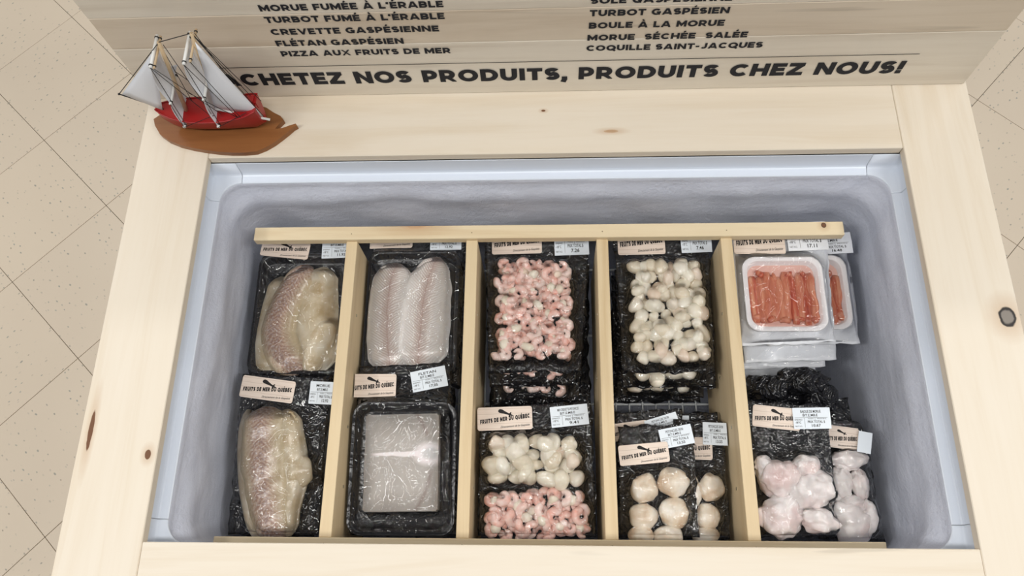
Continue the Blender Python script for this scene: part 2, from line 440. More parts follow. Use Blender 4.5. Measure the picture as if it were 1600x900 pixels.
# ------------------------------------------------------------------ text
_tc = {}
def text_geo(body, bold=0.0, shear=0.0, res=2):
    k = (body, bold, shear)
    if k in _tc: return _tc[k]
    cu = bpy.data.curves.new('txt', 'FONT'); cu.body = body; cu.size = 1; cu.offset = bold; cu.shear = shear; cu.resolution_u = res
    cu.fill_mode = 'FRONT'
    o = bpy.data.objects.new('txt', cu); COL.objects.link(o)
    dg = bpy.context.evaluated_depsgraph_get()
    me = bpy.data.meshes.new_from_object(o.evaluated_get(dg))
    V = np.array([v.co[:] for v in me.vertices]) if len(me.vertices) else np.zeros((0, 3))
    Fc = [tuple(p.vertices) for p in me.polygons]
    bpy.data.objects.remove(o); bpy.data.curves.remove(cu); bpy.data.meshes.remove(me)
    _tc[k] = (V, Fc); return V, Fc
CAPH = None
def fit_text(body, x0, x1, ybase, cap, bold=0.0, shear=0.0):
    """flat text in the xy plane from x0 to x1 with the baseline at ybase and that capital height"""
    global CAPH
    if CAPH is None:
        v, _ = text_geo('H', 0, 0); CAPH = v[:, 1].max()
    V, Fc = text_geo(body, bold, shear)
    V = V.copy(); a, b = V[:, 0].min(), V[:, 0].max()
    V[:, 0] = x0 + (V[:, 0] - a) / (b - a) * (x1 - x0)
    V[:, 1] = ybase + V[:, 1] / CAPH * cap
    return V, Fc

# heavy wide capitals drawn as thick strokes (capital height 1)
def _arc(cx, cy, rx, ry, a0, a1, n=12):
    return [(cx + rx * math.cos(math.radians(a0 + (a1 - a0) * k / n)), cy + ry * math.sin(math.radians(a0 + (a1 - a0) * k / n))) for k in range(n + 1)]
def glyphs(t):
    h = t / 2; T = 1 - h; m = .5
    bowl = lambda x, y0, y1, w: [(x, y1)] + _arc(w - (y1 - y0) / 2 - h, (y0 + y1) / 2, (y1 - y0) / 2, (y1 - y0) / 2, 90, -90, 8) + [(x, y0)]
    G = {
        'A': (1.0, [[(h * .9, -.1), (.5 - .02, 1.08)], [(1.0 - h * .9, -.1), (.5 + .02, 1.08)], [(.2, .27), (.8, .27)]]),
        'B': (.80, [[(h, 0), (h, 1)], bowl(h, h, .5, .80), bowl(h, .5, T, .77)]),
        'C': (.90, [_arc(.48, .5, .48 - h, .5 - h, 42, 318, 18)]),
        'D': (.88, [[(h, 0), (h, 1)], [(h, T), (.36, T)] + _arc(.38, .5, .50 - h, .5 - h, 90, -90, 14) + [(.36, h), (h, h)]]),
        'E': (.70, [[(h, 0), (h, 1)], [(0, T), (.69, T)], [(0, .5), (.64, .5)], [(0, h), (.70, h)]]),
        'F': (.68, [[(h, 0), (h, 1)], [(0, T), (.68, T)], [(0, .46), (.63, .46)]]),
        'G': (.93, [_arc(.48, .5, .48 - h, .5 - h, 45, 320, 18) + [(.92 - h, .12), (.92 - h, .5)], [(.5, .45), (.92, .45)]]),
        'H': (.86, [[(h, 0), (h, 1)], [(.86 - h, 0), (.86 - h, 1)], [(0, .5), (.86, .5)]]),
        'I': (t, [[(h, 0), (h, 1)]]),
        'J': (.66, [[(.66 - h, 1), (.66 - h, .38)] + _arc(.33, .36, .33 - h, .36 - h, 0, -150, 10)]),
        'L': (.66, [[(h, 0), (h, 1)], [(0, h), (.66, h)]]),
        'M': (1.02, [[(h, 0), (h, 1)], [(1.02 - h, 0), (1.02 - h, 1)], [(h * .9, 1.0), (.51, .28), (1.02 - h * .9, 1.0)]]),
        'N': (.90, [[(h, 0), (h, 1)], [(.90 - h, 0), (.90 - h, 1)], [(h, 1), (.90 - h, 0)]]),
        'O': (1.0, [_arc(.5, .5, .5 - h, .5 - h, 0, 360, 24)]),
        'P': (.76, [[(h, 0), (h, 1)], bowl(h, .36, T, .76)]),
        'Q': (1.0, [_arc(.5, .5, .5 - h, .5 - h, 0, 360, 24), [(.56, .32), (.95, -.06)]]),
        'R': (.82, [[(h, 0), (h, 1)], bowl(h, .38, T, .78), [(.38, .4), (.72, -.08)]]),
        'S': (.74, [_arc(.37, .70, .37 - h, .30 - h, 25, 180, 9)[:-1] + _arc(.37, .70, .37 - h, .30 - h * .4, 190, 255, 4) + _arc(.37, .30, .37 - h, .30 - h * .4, 75, 0, 4) + _arc(.37, .30, .37 - h, .30 - h, -10, -155, 9)]),
        'T': (.76, [[(0, T), (.76, T)], [(.38, 0), (.38, 1)]]),
        'U': (.84, [[(h, 1), (h, .44)] + _arc(.42, .42, .42 - h, .42 - h, 180, 360, 12) + [(.84 - h, .44), (.84 - h, 1)]]),
        'V': (.96, [[(h * .9, 1.1), (.48, -.05)], [(.96 - h * .9, 1.1), (.48, -.05)]]),
        'X': (.92, [[(.1, -.06), (.82, 1.06)], [(.82, -.06), (.1, 1.06)]]),
        'Z': (.76, [[(0, T), (.74, T)], [(0, h), (.76, h)], [(.10, h), (.64, T)]]),
        '’': (t, [[(h * 1.1, 1.0), (h * .7, .66)]]),
        ',': (t, [[(h, t), (h, 0)], [(h * 1.2, .1), (h * .5, -.2)]]),
        '!': (t, [[(h, 1), (h, .32)], [(h, t), (h, 0)]]),
        '-': (.45, [[(.03, .42), (.42, .42)]]), ' ': (.34, [])}
    for c, b, sx in (('É', 'E', .33), ('À', 'A', .5)):
        w_, st = G[b]; s = 1 if c == 'É' else -1
        G[c] = (w_, st + [[(sx - .07 * s, 1.1), (sx + .1 * s, 1.34)]])
    return G
def block_text(body, x0, x1, ybase, cap, thick=.25, gap=.11, slant=0.0):
    G = glyphs(thick); V, Fc, x, zi = [], [], 0.0, 0
    for ch in body:
        w_, strokes = G[ch]
        for st in strokes:
            P = [np.array(q, float) for q in st]; closed = len(P) > 3 and np.linalg.norm(P[0] - P[-1]) < 1e-6
            acc = (ch in 'ÉÀ' and st[0][1] > 1.05)
            zi = (zi + 1) % 5; k = len(V); n = len(P); wd = thick * (.72 if acc else 1)
            for i in range(n):
                if closed: a_, b_ = P[(i - 1) % (n - 1)], P[(i + 1) % (n - 1)]
                else: a_, b_ = P[max(i - 1, 0)], P[min(i + 1, n - 1)]
                if 0 < i < n - 1 or closed:
                    d1 = P[i] - a_; d2 = b_ - P[i]; d1 /= np.linalg.norm(d1) + 1e-9; d2 /= np.linalg.norm(d2) + 1e-9
                    tn = d1 + d2; tn /= np.linalg.norm(tn) + 1e-9; nn = np.array([-tn[1], tn[0]]); ms = 1 / max(.5, float(nn @ np.array([-d1[1], d1[0]])))
                else:
                    d1 = b_ - a_; d1 /= np.linalg.norm(d1); nn = np.array([-d1[1], d1[0]]); ms = 1
                for s in (1, -1):
                    q = P[i] + nn * s * wd / 2 * ms
                    yy = q[1] if (acc or ch in ',Q') else min(max(q[1], 0), 1)
                    V.append([x + q[0], yy, zi * 4e-5])
            for i in range(n - 1): Fc.append((k + 2 * i, k + 2 * i + 1, k + 2 * i + 3, k + 2 * i + 2))
        x += w_ + gap
    V = np.array(V); tot = V[:, 0].max()
    V[:, 0] = x0 + V[:, 0] / tot * (x1 - x0)
    V[:, 1] = ybase + V[:, 1] * cap + (V[:, 0] - x0) * slant
    return V, Fc

# ------------------------------------------------------------------ setting: floor
FZ = -0.6894
fl_o = tag(obj('floor', box_mesh('floor', (-3.2, -2.6, FZ - 0.03), (3.2, 3.4, FZ - 0.0025), M['joint'], 0)), 'beige speckled vinyl tile floor', None, None, 'structure')
TS, TA = 0.3048, -0.7544954
tm = box_mesh('tile', (-TS / 2 + .0006, -TS / 2 + .0006, -0.003), (TS / 2 - .0006, TS / 2 - .0006, 0), M['tile'], 0.0006)
ei = Vector((math.cos(TA), math.sin(TA), 0)) * TS; ej = Vector((math.sin(TA), -math.cos(TA), 0)) * TS
T0 = Vector((-1.2023, 0.9077, FZ))
for i in range(-14, 18):
    for j in range(-18, 14):
        c = T0 + ei * (i + .5) + ej * (j + .5)
        if -2.35 < c.x < 2.35 and -1.1 < c.y < 2.5:
            obj('tile', tm, fl_o, c, (0, 0, TA + rnd.choice((0, 1, 2, 3)) * math.pi / 2))

# ------------------------------------------------------------------ wooden casing
XO, YB, YF, D, TH = 0.722, 0.790, -0.128, 0.6407, 0.017
case = empty('freezer_casing', (0, 0.33, FZ), 'pale pine casing boards framing the opening of the chest freezer', 'casing')
off = np.array([0, 0.33, FZ])
def wbox(name, a, b, mat, parent, o, bevel=0.0012):
    return obj(name, box_mesh(name, a, b, mat, bevel), parent, tuple(-np.array(o)))
IX = 0.5952
wbox('top_board', (-XO, YF, -TH), (-IX - .0003, YB, 0), M['wood_left'], case, off)
wbox('top_board', (IX + .0003, YF, -TH), (XO, YB, 0), M['wood_right'], case, off)
wbox('top_board', (-IX + .0003, D, -TH), (IX - .0003, YB, 0), M['wood_back'], case, off)
wbox('top_board', (-IX + .0003, YF, -TH), (IX - .0003, 0.0005, 0), M['wood_front'], case, off)
wbox('side_panel', (-XO + .015, YF + .015, FZ), (-XO + .033, YB - .015, -TH), M['wood_side'], case, off)
wbox('side_panel', (XO - .033, YF + .015, FZ), (XO - .015, YB - .015, -TH), M['wood_side'], case, off)
wbox('front_panel', (-XO + .034, YF + .015, FZ), (XO - .034, YF + .033, -TH), M['wood_side'], case, off)
wbox('back_panel', (-XO + .034, YB - .033, FZ), (XO - .034, YB - .015, -TH), M['wood_side'], case, off)

# ------------------------------------------------------------------ chest freezer
frz = empty('chest_freezer', (0, 0.31, FZ), 'white chest freezer with frosted grey inner walls set in the pine casing', 'freezer')
FO = np.array([0, 0.31, FZ])
LX, LY0, LY1, LR = 0.5885, 0.001, 0.6205, 0.036
# rim: sections cut into four straight strips and four corner pieces
prof = [(0.0185, -.0185), (0.0165, -.049), (0.0150, -.0525), (0.0125, -.0538), (0.0015, -.0550), (0.0, -.0562), (0.0, -.0600), (0.0030, -.0640)]
def rim_pt(kind, q, d):
    """kind: which side or corner, q: 0..1 along it"""
    r = LR
    if kind == 'back': return (LX - r - q * (2 * LX - 2 * r), LY1 + d)
    if kind == 'front': return (-LX + r + q * (2 * LX - 2 * r), LY0 - d)
    if kind == 'left': return (-LX - d, LY1 - r - q * (LY1 - LY0 - 2 * r))
    if kind == 'right': return (LX + d, LY0 + r + q * (LY1 - LY0 - 2 * r))
    a0, sx, sy = {'c0': (0, 1, 1), 'c1': (90, -1, 1), 'c2': (180, -1, -1), 'c3': (270, 1, -1)}[kind]
    a = math.radians(a0 + 90 * q)
    cx = sx * (LX - r); cy = (LY1 - r) if sy > 0 else (LY0 + r)
    # outer edge of the corner piece is nearly square, inner edge round
    k = min(max(d / .0165, 0), 1)
    ca, sa = math.cos(a), math.sin(a)
    rr = r + d
    sq = rr / max(abs(ca), abs(sa))
    rad = rr * (1 - k) + sq * k
    return (cx + rad * ca, cy + rad * sa)
for kind in ('back', 'left', 'front', 'right', 'c0', 'c1', 'c2', 'c3'):
    n = 25 if kind[0] == 'c' and len(kind) == 2 else 3
    e = 0.004 if n == 25 else 0.0006
    V = []
    for i in range(n):
        q = e + (1 - 2 * e) * i / (n - 1)
        for d, z in prof:
            x, y = rim_pt(kind, q, d); V.append((x - FO[0], y - FO[1], z - FO[2]))
    o = obj('rim_corner' if n == 25 else 'rim_strip', mesh('rim', V, grid_faces(n, len(prof)), M['rim'], n == 25), frz)
    md = o.modifiers.new('s', 'SOLIDIFY'); md.thickness = 0.0015; md.offset = -1
# liner with uneven frost
levels = [(-.0572, -.0004), (-.0600, .0012), (-.066, .0015), (-.072, .003), (-.082, .008), (-.094, .0125), (-.108, .013), (-.122, .0125), (-.14, .0130), (-.16, .0140), (-.18, .0140),
          (-.20, .0140), (-.225, .0150), (-.25, .0160), (-.30, .0170), (-.36, .0180), (-.46, .024), (-.56, .030)]
rings = []
for z, ins in levels:
    R_ = []
    hx = LX - ins; y0, y1 = LY0 - .009 + ins * .25, LY1 - ins * .95
    base = rrect(0, (y0 + y1) / 2, hx, (y1 - y0) / 2, LR + ins * 1.4, 10)
    P = []
    for i in range(len(base)):
        a, b = np.array(base[i]), np.array(base[(i + 1) % len(base)])
        L = np.linalg.norm(b - a); k = max(1, int(L / 0.012))
        n_target = k if L > .03 else 1
        for s in range(n_target): P.append(a + (b - a) * s / n_target)
    rings.append((z, ins, P))
nmin = min(len(r[2]) for r in rings)
def resample(P, n):
    P = np.array(P + [P[0]]); dd = np.r_[0, np.cumsum(np.linalg.norm(np.diff(P, axis=0), axis=1))]
    s = np.linspace(0, dd[-1], n, endpoint=False)
    return np.c_[np.interp(s, dd, P[:, 0]), np.interp(s, dd, P[:, 1])]
RR = []
NR = 340
for z, ins, P in rings:
    Q = resample(P, NR); ctr = np.array([0, .31]); ring = []
    for (x, y) in Q:
        d = np.array([x / LX, (y - .31) / .31]); dn = np.array([np.sign(x) if abs(d[0]) > .93 else 0, np.sign(y - .31) if abs(d[1]) > .93 else 0], float)
        if not dn.any(): dn = d
        dn /= np.linalg.norm(dn)
        amp = min(max((-.062 - z) / .03, 0), 1) * (0.0065 if y > .02 else .001)
        k = (nz(x * 7, y * 7, z * 16) * 1.0 + nz(x * 26, y * 26, z * 26) * .35) * amp
        ring.append((x - dn[0] * k - FO[0], y - dn[1] * k - FO[1], z - FO[2]))
    RR.append(ring)
V, Fc = loft_rings(RR)
obj('inner_liner', mesh('inner_liner', V, [f[::-1] for f in Fc], M['liner'], True), frz)

# ------------------------------------------------------------------ wire rack in the freezer
RZ = -.365
rk = empty('wire_rack', (0, .31, -.56), 'white wire rack lying under the food packs in the freezer', 'wire rack')
ro = np.array([0, .31, -.56])
wl = tube_geo([(0, -.258, 0), (0, .256, 0)], .0016, 6)
wme = mesh('wire', *wl, M['wire'], True)
for k in range(41):
    obj('wire', wme, rk, (-.52 + .026 * k, 0, RZ - ro[2]))
bme = mesh('support_bar', *tube_geo([(-.53, 0, 0), (.53, 0, 0)], .0026, 6), M['wire'], True)
yb_ = at(1030, 631, RZ)[1]
for yy in (.045, yb_, .43, .575):
    obj('support_bar', bme, rk, (0, yy - ro[1], RZ - .004 - ro[2]))
for xx in (-.5, .0, .5):
    for yy in (.06, .56):
        obj('foot', mesh('foot', *tube_geo([(0, 0, 0), (0, 0, RZ - ro[2] - .005)], .003, 6), M['wire'], True), rk, (xx, yy - ro[1], 0.001))

# ------------------------------------------------------------------ divider frame
ZR, ZD = -.105, -.113
dv = empty('divider_frame', (0, .28, -.40), 'pale pine divider frame with four partitions parting the freezer into five compartments', 'divider')
do = np.array([0, .28, -.40])
wbox('back_rail', (-.537, .530, -.123), (.519, .556, ZR), M['wood_rail'], dv, do, .001)
wbox('front_rail', (-.535, .0005, -.135), (.511, .0155, ZR - .003), M['wood_rail'], dv, do, .001)
dx = [(-.3675, -.3475), (-.1490, -.1285), (.0850, .1055), (.3045, .3245)]
for k, (a, b) in enumerate(dx):
    p_ = wbox('partition', (a, .0158, -.335), (b, .5298, ZD), M['wood_div'], dv, do, .0008)
    for (yy, zz) in ((.10, -.16), (.20, -.155), (.40, -.15), (.30, -.21)):
        for xs in (a - .0003, b + .0003):
            o = obj('screw', mesh('screw', *tube_geo([(-.0006, 0, 0), (.0006, 0, 0)], .0028, 8), M['steel'], False), p_, (xs, yy, zz))
    obj('nail_hole', mesh('nail_hole', *tube_geo([(0, 0, -.0004), (0, 0, .0003)], .0011, 8), M['hole']), dv, ((a + b) / 2 - do[0], .541 - do[1], ZR - do[2]))
    obj('nail_hole', mesh('nail_hole', *tube_geo([(0, 0, -.0004), (0, 0, .0003)], .0011, 8), M['hole']), dv, ((a + b) / 2 - do[0], .006 - do[1], ZR - .003 - do[2]))

# ------------------------------------------------------------------ sign board
SY = 0.765
sg = empty('sign_board', (0, SY, 0), 'upright pine sign with black French product list above the freezer', 'sign')
so = np.array([0, SY, 0])
zj = [0.0008, 0.1395, 0.2145, 0.33, 0.43]
for k in range(4):
    wbox('sign_plank', (-.7165, SY, zj[k] + .0003), (.7165, SY + .018, zj[k + 1] - .0003), M['wood_sign2'] if k in (1, 3) else M['wood_sign'], sg, so, .0008)
def sign_text(body, x0, x1, z, cap, bold):
    V, Fc = block_text(body, x0, x1, z, cap, bold)
    W = [(v[0], -.0008 - v[2], v[1]) for v in V]
    o = obj('lettering', mesh('lettering', W, Fc, M['ink']), sg)
BL = .25
for body, x0, x1, z in [("MORUE FUMÉE À L’ÉRABLE", -.4395, -.157, .2235), ("TURBOT FUMÉ À L’ÉRABLE", -.4395, -.1585, .197), ("CREVETTE GASPÉSIENNE", -.4395, -.171, .1685), ("FLÉTAN GASPÉSIEN", -.4405, -.232, .1405), ("PIZZA AUX FRUITS DE MER", -.4405, -.159, .114),
                        ("SOLE GASPÉSIENNE", .0645, .275, .223), ("TURBOT GASPÉSIEN", .0645, .276, .1955), ("BOULE À LA MORUE", .0645, .274, .167), ("MORUE  SÉCHÉE  SALÉE", .0635, .316, .138), ("COQUILLE SAINT-JACQUES", .063, .346, .112)]:
    sign_text(body, x0, x1, z, .0140, BL)
sign_text("ACHETEZ NOS PRODUITS, PRODUITS CHEZ NOUS!", -.572, .594, .036, .0335, .27)
obj('printed_rule', mesh('printed_rule', [(-.60, -.0008, .0862), (.606, -.0008, .0862), (.606, -.0008, .0875), (-.60, -.0008, .0875)], [(0, 1, 2, 3)], M['ink']), sg)

# ------------------------------------------------------------------ model sailing ship
M['teak'] = wood('stained_brown_wood', (0.30, 0.125, 0.042), (0.20, 0.075, 0.024), 'x', rough=0.35)
M['red'] = plain('red_hull_paint', (0.36, 0.013, 0.014), 0.3)
M['sail'] = plain('white_sail_cloth', (0.80, 0.82, 0.87), 0.7)
M['sail'].node_tree.nodes['Principled BSDF'].inputs['Subsurface Weight'].default_value = 0.0
M['spar'] = plain('white_spar', (0.80, 0.80, 0.78), 0.4)
M['mast'] = wood('mast_wood', (0.62, 0.47, 0.30), (0.50, 0.36, 0.21), 'z')
M['cord'] = plain('black_rigging_cord', (0.012, 0.011, 0.011), 0.7)
SYC = .700
bo = np.array([-.575, SYC, 0.0])
bt = empty('model_ship', tuple(bo), 'small wooden model sailing ship with red hull and white sails on a brown plaque', 'model ship')
def bl(p): return tuple(np.array(p) - bo)
def by(u, v, y=SYC): return at_y(u, v, y)
# plaque: leaf shaped plate with a notched fish tail end
pp = [(240, 186), (242, 196), (250, 210), (263, 219), (280, 226), (300, 231), (320, 234.5), (340, 237), (360, 238.5), (380, 238.5), (400, 236.5), (414, 231), (428, 223), (440, 214), (450, 206), (458, 199), (464, 196), (462, 193),
      (452, 196), (441, 200), (430, 201), (436, 194), (443, 187), (438, 181), (428, 176), (416, 168)]
ol = [at(u, v, .011)[:2] for u, v in pp] + [(-.540, .748), (-.580, .754), (-.625, .750), (-.665, .738), (-.690, .724)]
bm = bmesh.new()
vs_ = [bm.verts.new((x - bo[0], y - bo[1], 0.0)) for x, y in ol]
f_ = bm.faces.new(vs_)
ex = bmesh.ops.extrude_face_region(bm, geom=[f_])
for g in ex['geom']:
    if isinstance(g, bmesh.types.BMVert): g.co.z += .011
bmesh.ops.triangulate(bm, faces=[f for f in bm.faces if len(f.verts) > 4])
obj('plaque', bm_mesh('plaque', bm, M['teak']), bt)
# hull: sections along x
x0, x1 = -.667, -.490
ns, V, Fc = 22, [], []
prof_n = 13
def sheer(s): return .058 + .016 * (abs(s - .45) / .55) ** 2.2 + (.003 * max(0, (s - .8) / .2))
def beam(s): return .0245 * (max(0.0, 1 - abs((s - .52) / .53) ** 2.6)) ** .75 + (.0015) + (.008 * max(0, (s - .75) / .25))
for i in range(ns):
    s = i / (ns - 1); x = x0 + (x1 - x0) * s
    hb = beam(s); top = sheer(s); keel = .0112 + .022 * max(0, (.14 - s) / .14) ** 1.3 + .012 * max(0, (s - .9) / .1)
    for k in range(prof_n):
        a = math.pi * k / (prof_n - 1)
        yy = -math.cos(a); zz = math.sin(a) ** .75
        V.append((x - bo[0], yy * hb * (1 - .25 * zz), top - (top - keel) * zz - bo[2]))
Fc = grid_faces(ns, prof_n)
Fc += [tuple(range(prof_n)), tuple((ns - 1) * prof_n + k for k in range(prof_n))[::-1]]
for i in range(ns - 1):   # deck, a little below the rail
    Fc.append((i * prof_n, (i + 1) * prof_n, (i + 1) * prof_n + prof_n - 1, i * prof_n + prof_n - 1))
hl = obj('hull', mesh('hull', V, Fc, M['red'], False), bt)
for q in hl.data.polygons: q.use_smooth = True
md = hl.modifiers.new('e', 'EDGE_SPLIT'); md.split_angle = math.radians(50)
# gunwale lines
for sgn in (0, prof_n - 1):
    tube('gunwale', [Vector(V[i * prof_n + sgn]) + Vector((0, 0, .0008)) for i in range(ns)], .0014, M['red'], bt, 6)
zs = .060
# raised stern cabin
obj('stern_cabin', box_mesh('stern_cabin', (-.508 - bo[0], -.006, .060), (-.489 - bo[0], .015, .083), M['red'], .004, 2), bt)
# masts
m1t, m2t = by(248, 66), by(299, 52)
m1b = np.array([-.618, SYC, .056]); m2b = np.array([-.560, SYC, .056])
tube('mast', [bl(m1b), bl(m1t)], [.0036, .0028], M['mast'], bt, 10)
tube('mast', [bl(m2b), bl(m2t)], [.0036, .0028], M['mast'], bt, 10)
YN, YFR = SYC - .030, SYC + .030
def yard(nu, nv, r=.0024, mat='spar', yn=YN, yf=YFR):
    n_ = by(nu, nv, yn); f_ = np.array([n_[0], yf, n_[2]])
    tube('yard', [bl(n_), bl(f_)], r, M[mat], bt, 10)
    for yy in (yn + .0045, yf - .0045):
        tube('binding', [bl((n_[0], yy - .0009, n_[2])), bl((n_[0], yy + .0009, n_[2]))], r + .0009, M['cord'], bt, 8)
    return n_, f_
u1 = yard(235, 106, .0026); u1b = yard(240.5, 107.5, .0019, 'mast')
g1 = yard(266, 163, .0024); l1 = yard(288, 199, .0026)
u2 = yard(287, 101, .0026); u2b = yard(297, 97, .0019, 'mast')
g2 = yard(318, 157, .0028); l2 = yard(341, 199, .0026)
def square_sail(top, bot, belly, mat='sail'):
    n, m = 9, 15
    G = np.zeros((n, m, 3))
    for i in range(n):
        for j in range(m):
            a, b = i / (n - 1), j / (m - 1)
            t_ = top[0] + (top[1] - top[0]) * (a * .94 + .03); b_ = bot[0] + (bot[1] - bot[0]) * (a * .94 + .03)
            p_ = t_ + (b_ - t_) * b
            bw = belly * math.sin(math.pi * b) * (0.55 + .45 * math.sin(math.pi * a))
            p_ = p_ + np.array([-bw, 0, -bw * .25])
            p_[1] += (a - .5) * -.006 * math.sin(math.pi * b)
            G[i, j] = p_ - bo
    Va = list(G.reshape(-1, 3)); o = obj('sail', mesh('sail', Va, grid_faces(n, m), M[mat], True), bt)
    md = o.modifiers.new('t', 'SOLIDIFY'); md.thickness = .0009; md.offset = 0
    return o
square_sail(u1, g1, .016); square_sail(g1, l1, .011)
square_sail(u2, g2, .016); square_sail(g2, l2, .011)
def tri_sail(pts, bulge):
    a, b, c = [np.array(q) for q in pts]; n = 9; Va, idx, f = [], {}, []
    for i in range(n + 1):
        for j in range(n + 1 - i):
            s, t_ = i / n, j / n
            p_ = a * (1 - s - t_) + b * s + c * t_; p_ = p_ + np.array([0, -bulge * 27 * s * t_ * (1 - s - t_), 0])
            idx[i, j] = len(Va); Va.append(p_ - bo)
    for i in range(n):
        for j in range(n - i):
            f.append((idx[i, j], idx[i + 1, j], idx[i, j + 1]))
            if j < n - i - 1: f.append((idx[i + 1, j], idx[i + 1, j + 1], idx[i, j + 1]))
    o = obj('sail', mesh('sail', Va, f, M['sail'], True), bt)
    md = o.modifiers.new('t', 'SOLIDIFY'); md.thickness = .0009; md.offset = 0
tip = by(186, 147); bow = by(256, 171, SYC - .004); boom = by(422, 187, SYC - .010)
tri_sail([by(239, 80), by(191, 147), by(254, 172, SYC - .006)], .004)                    # jib
tri_sail([by(305, 66, SYC - .003), by(411, 182, SYC - .010), by(335, 168, SYC - .006)], .010)    # spanker
tube('boom', [bl(by(336, 170, SYC - .006)), bl(boom)], .0022, M['spar'], bt, 8)
tube('bowsprit', [bl((-.655, SYC, .066)), bl(tip)], .0012, M['cord'], bt, 6)
tri_sail([by(267, 104, SYC + .012), by(277, 101, SYC + .012), by(273, 118, SYC + .012)], .0)
# rigging
def rig(p_, q_, r=.00055): tube('rigging_line', [bl(p_), bl(q_)], r, M['cord'], bt, 5)
rig(tip, m1t, .0007); rig(m1t, m2t, .0007); rig(tip, bow, .0007)
rig(m2t, by(408, 158)); rig(m2t, by(404, 163, SYC + .012)); rig(m2t, by(412, 182, SYC - .010), .0006)
rig(by(304, 52), by(391, 168, SYC + .014)); rig(m1t, by(300, 158, SYC + .018)); rig(by(255, 70), by(330, 178, SYC - .02))
rig(u1[0], by(330, 182, SYC - .022)); rig(u1b[0], by(345, 178, SYC - .022)); rig(u1[0], by(292, 197, YN)); rig(u2[0], by(372, 184, SYC - .022)); rig(u2b[0], by(378, 186, SYC - .022)); rig(u2[0], by(344, 195, YN))
rig(g1[0], l1[0]); rig(g2[0], by(368, 182, SYC - .022)); rig(g2[0], by(374, 185, SYC - .022)); rig(l1[0], by(335, 180, SYC - .02)); rig(l2[0], by(385, 176, SYC - .02))
rig(by(294, 145), g2[0]); rig(by(274, 112), by(300, 130)); rig(u2[1], by(344, 100, SYC + .03))
for u, v in ((186, 147), (247, 69), (298, 58)):
    q_ = by(u, v); bm = bmesh.new(); bmesh.ops.create_icosphere(bm, subdivisions=1, radius=.0022)
    obj('knot', bm_mesh('knot', bm, M['cord'], True), bt, bl(q_))

# ------------------------------------------------------------------ sealed food packs
G_PK = 'sealed packs of frozen seafood'
def _fish_poly():
    P = [(-.50, .10), (-.46, .20), (-.36, .24), (-.22, .20), (-.08, .10), (.06, .02), (.18, -.05), (.27, .04), (.31, .02), (.29, -.09), (.44, -.17), (.42, -.20), (.26, -.18), (.17, -.27), (.13, -.25), (.15, -.14), (.02, -.10), (-.14, -.06), (-.30, -.02), (-.44, .02)]
    return [(x, y) for x, y in P]

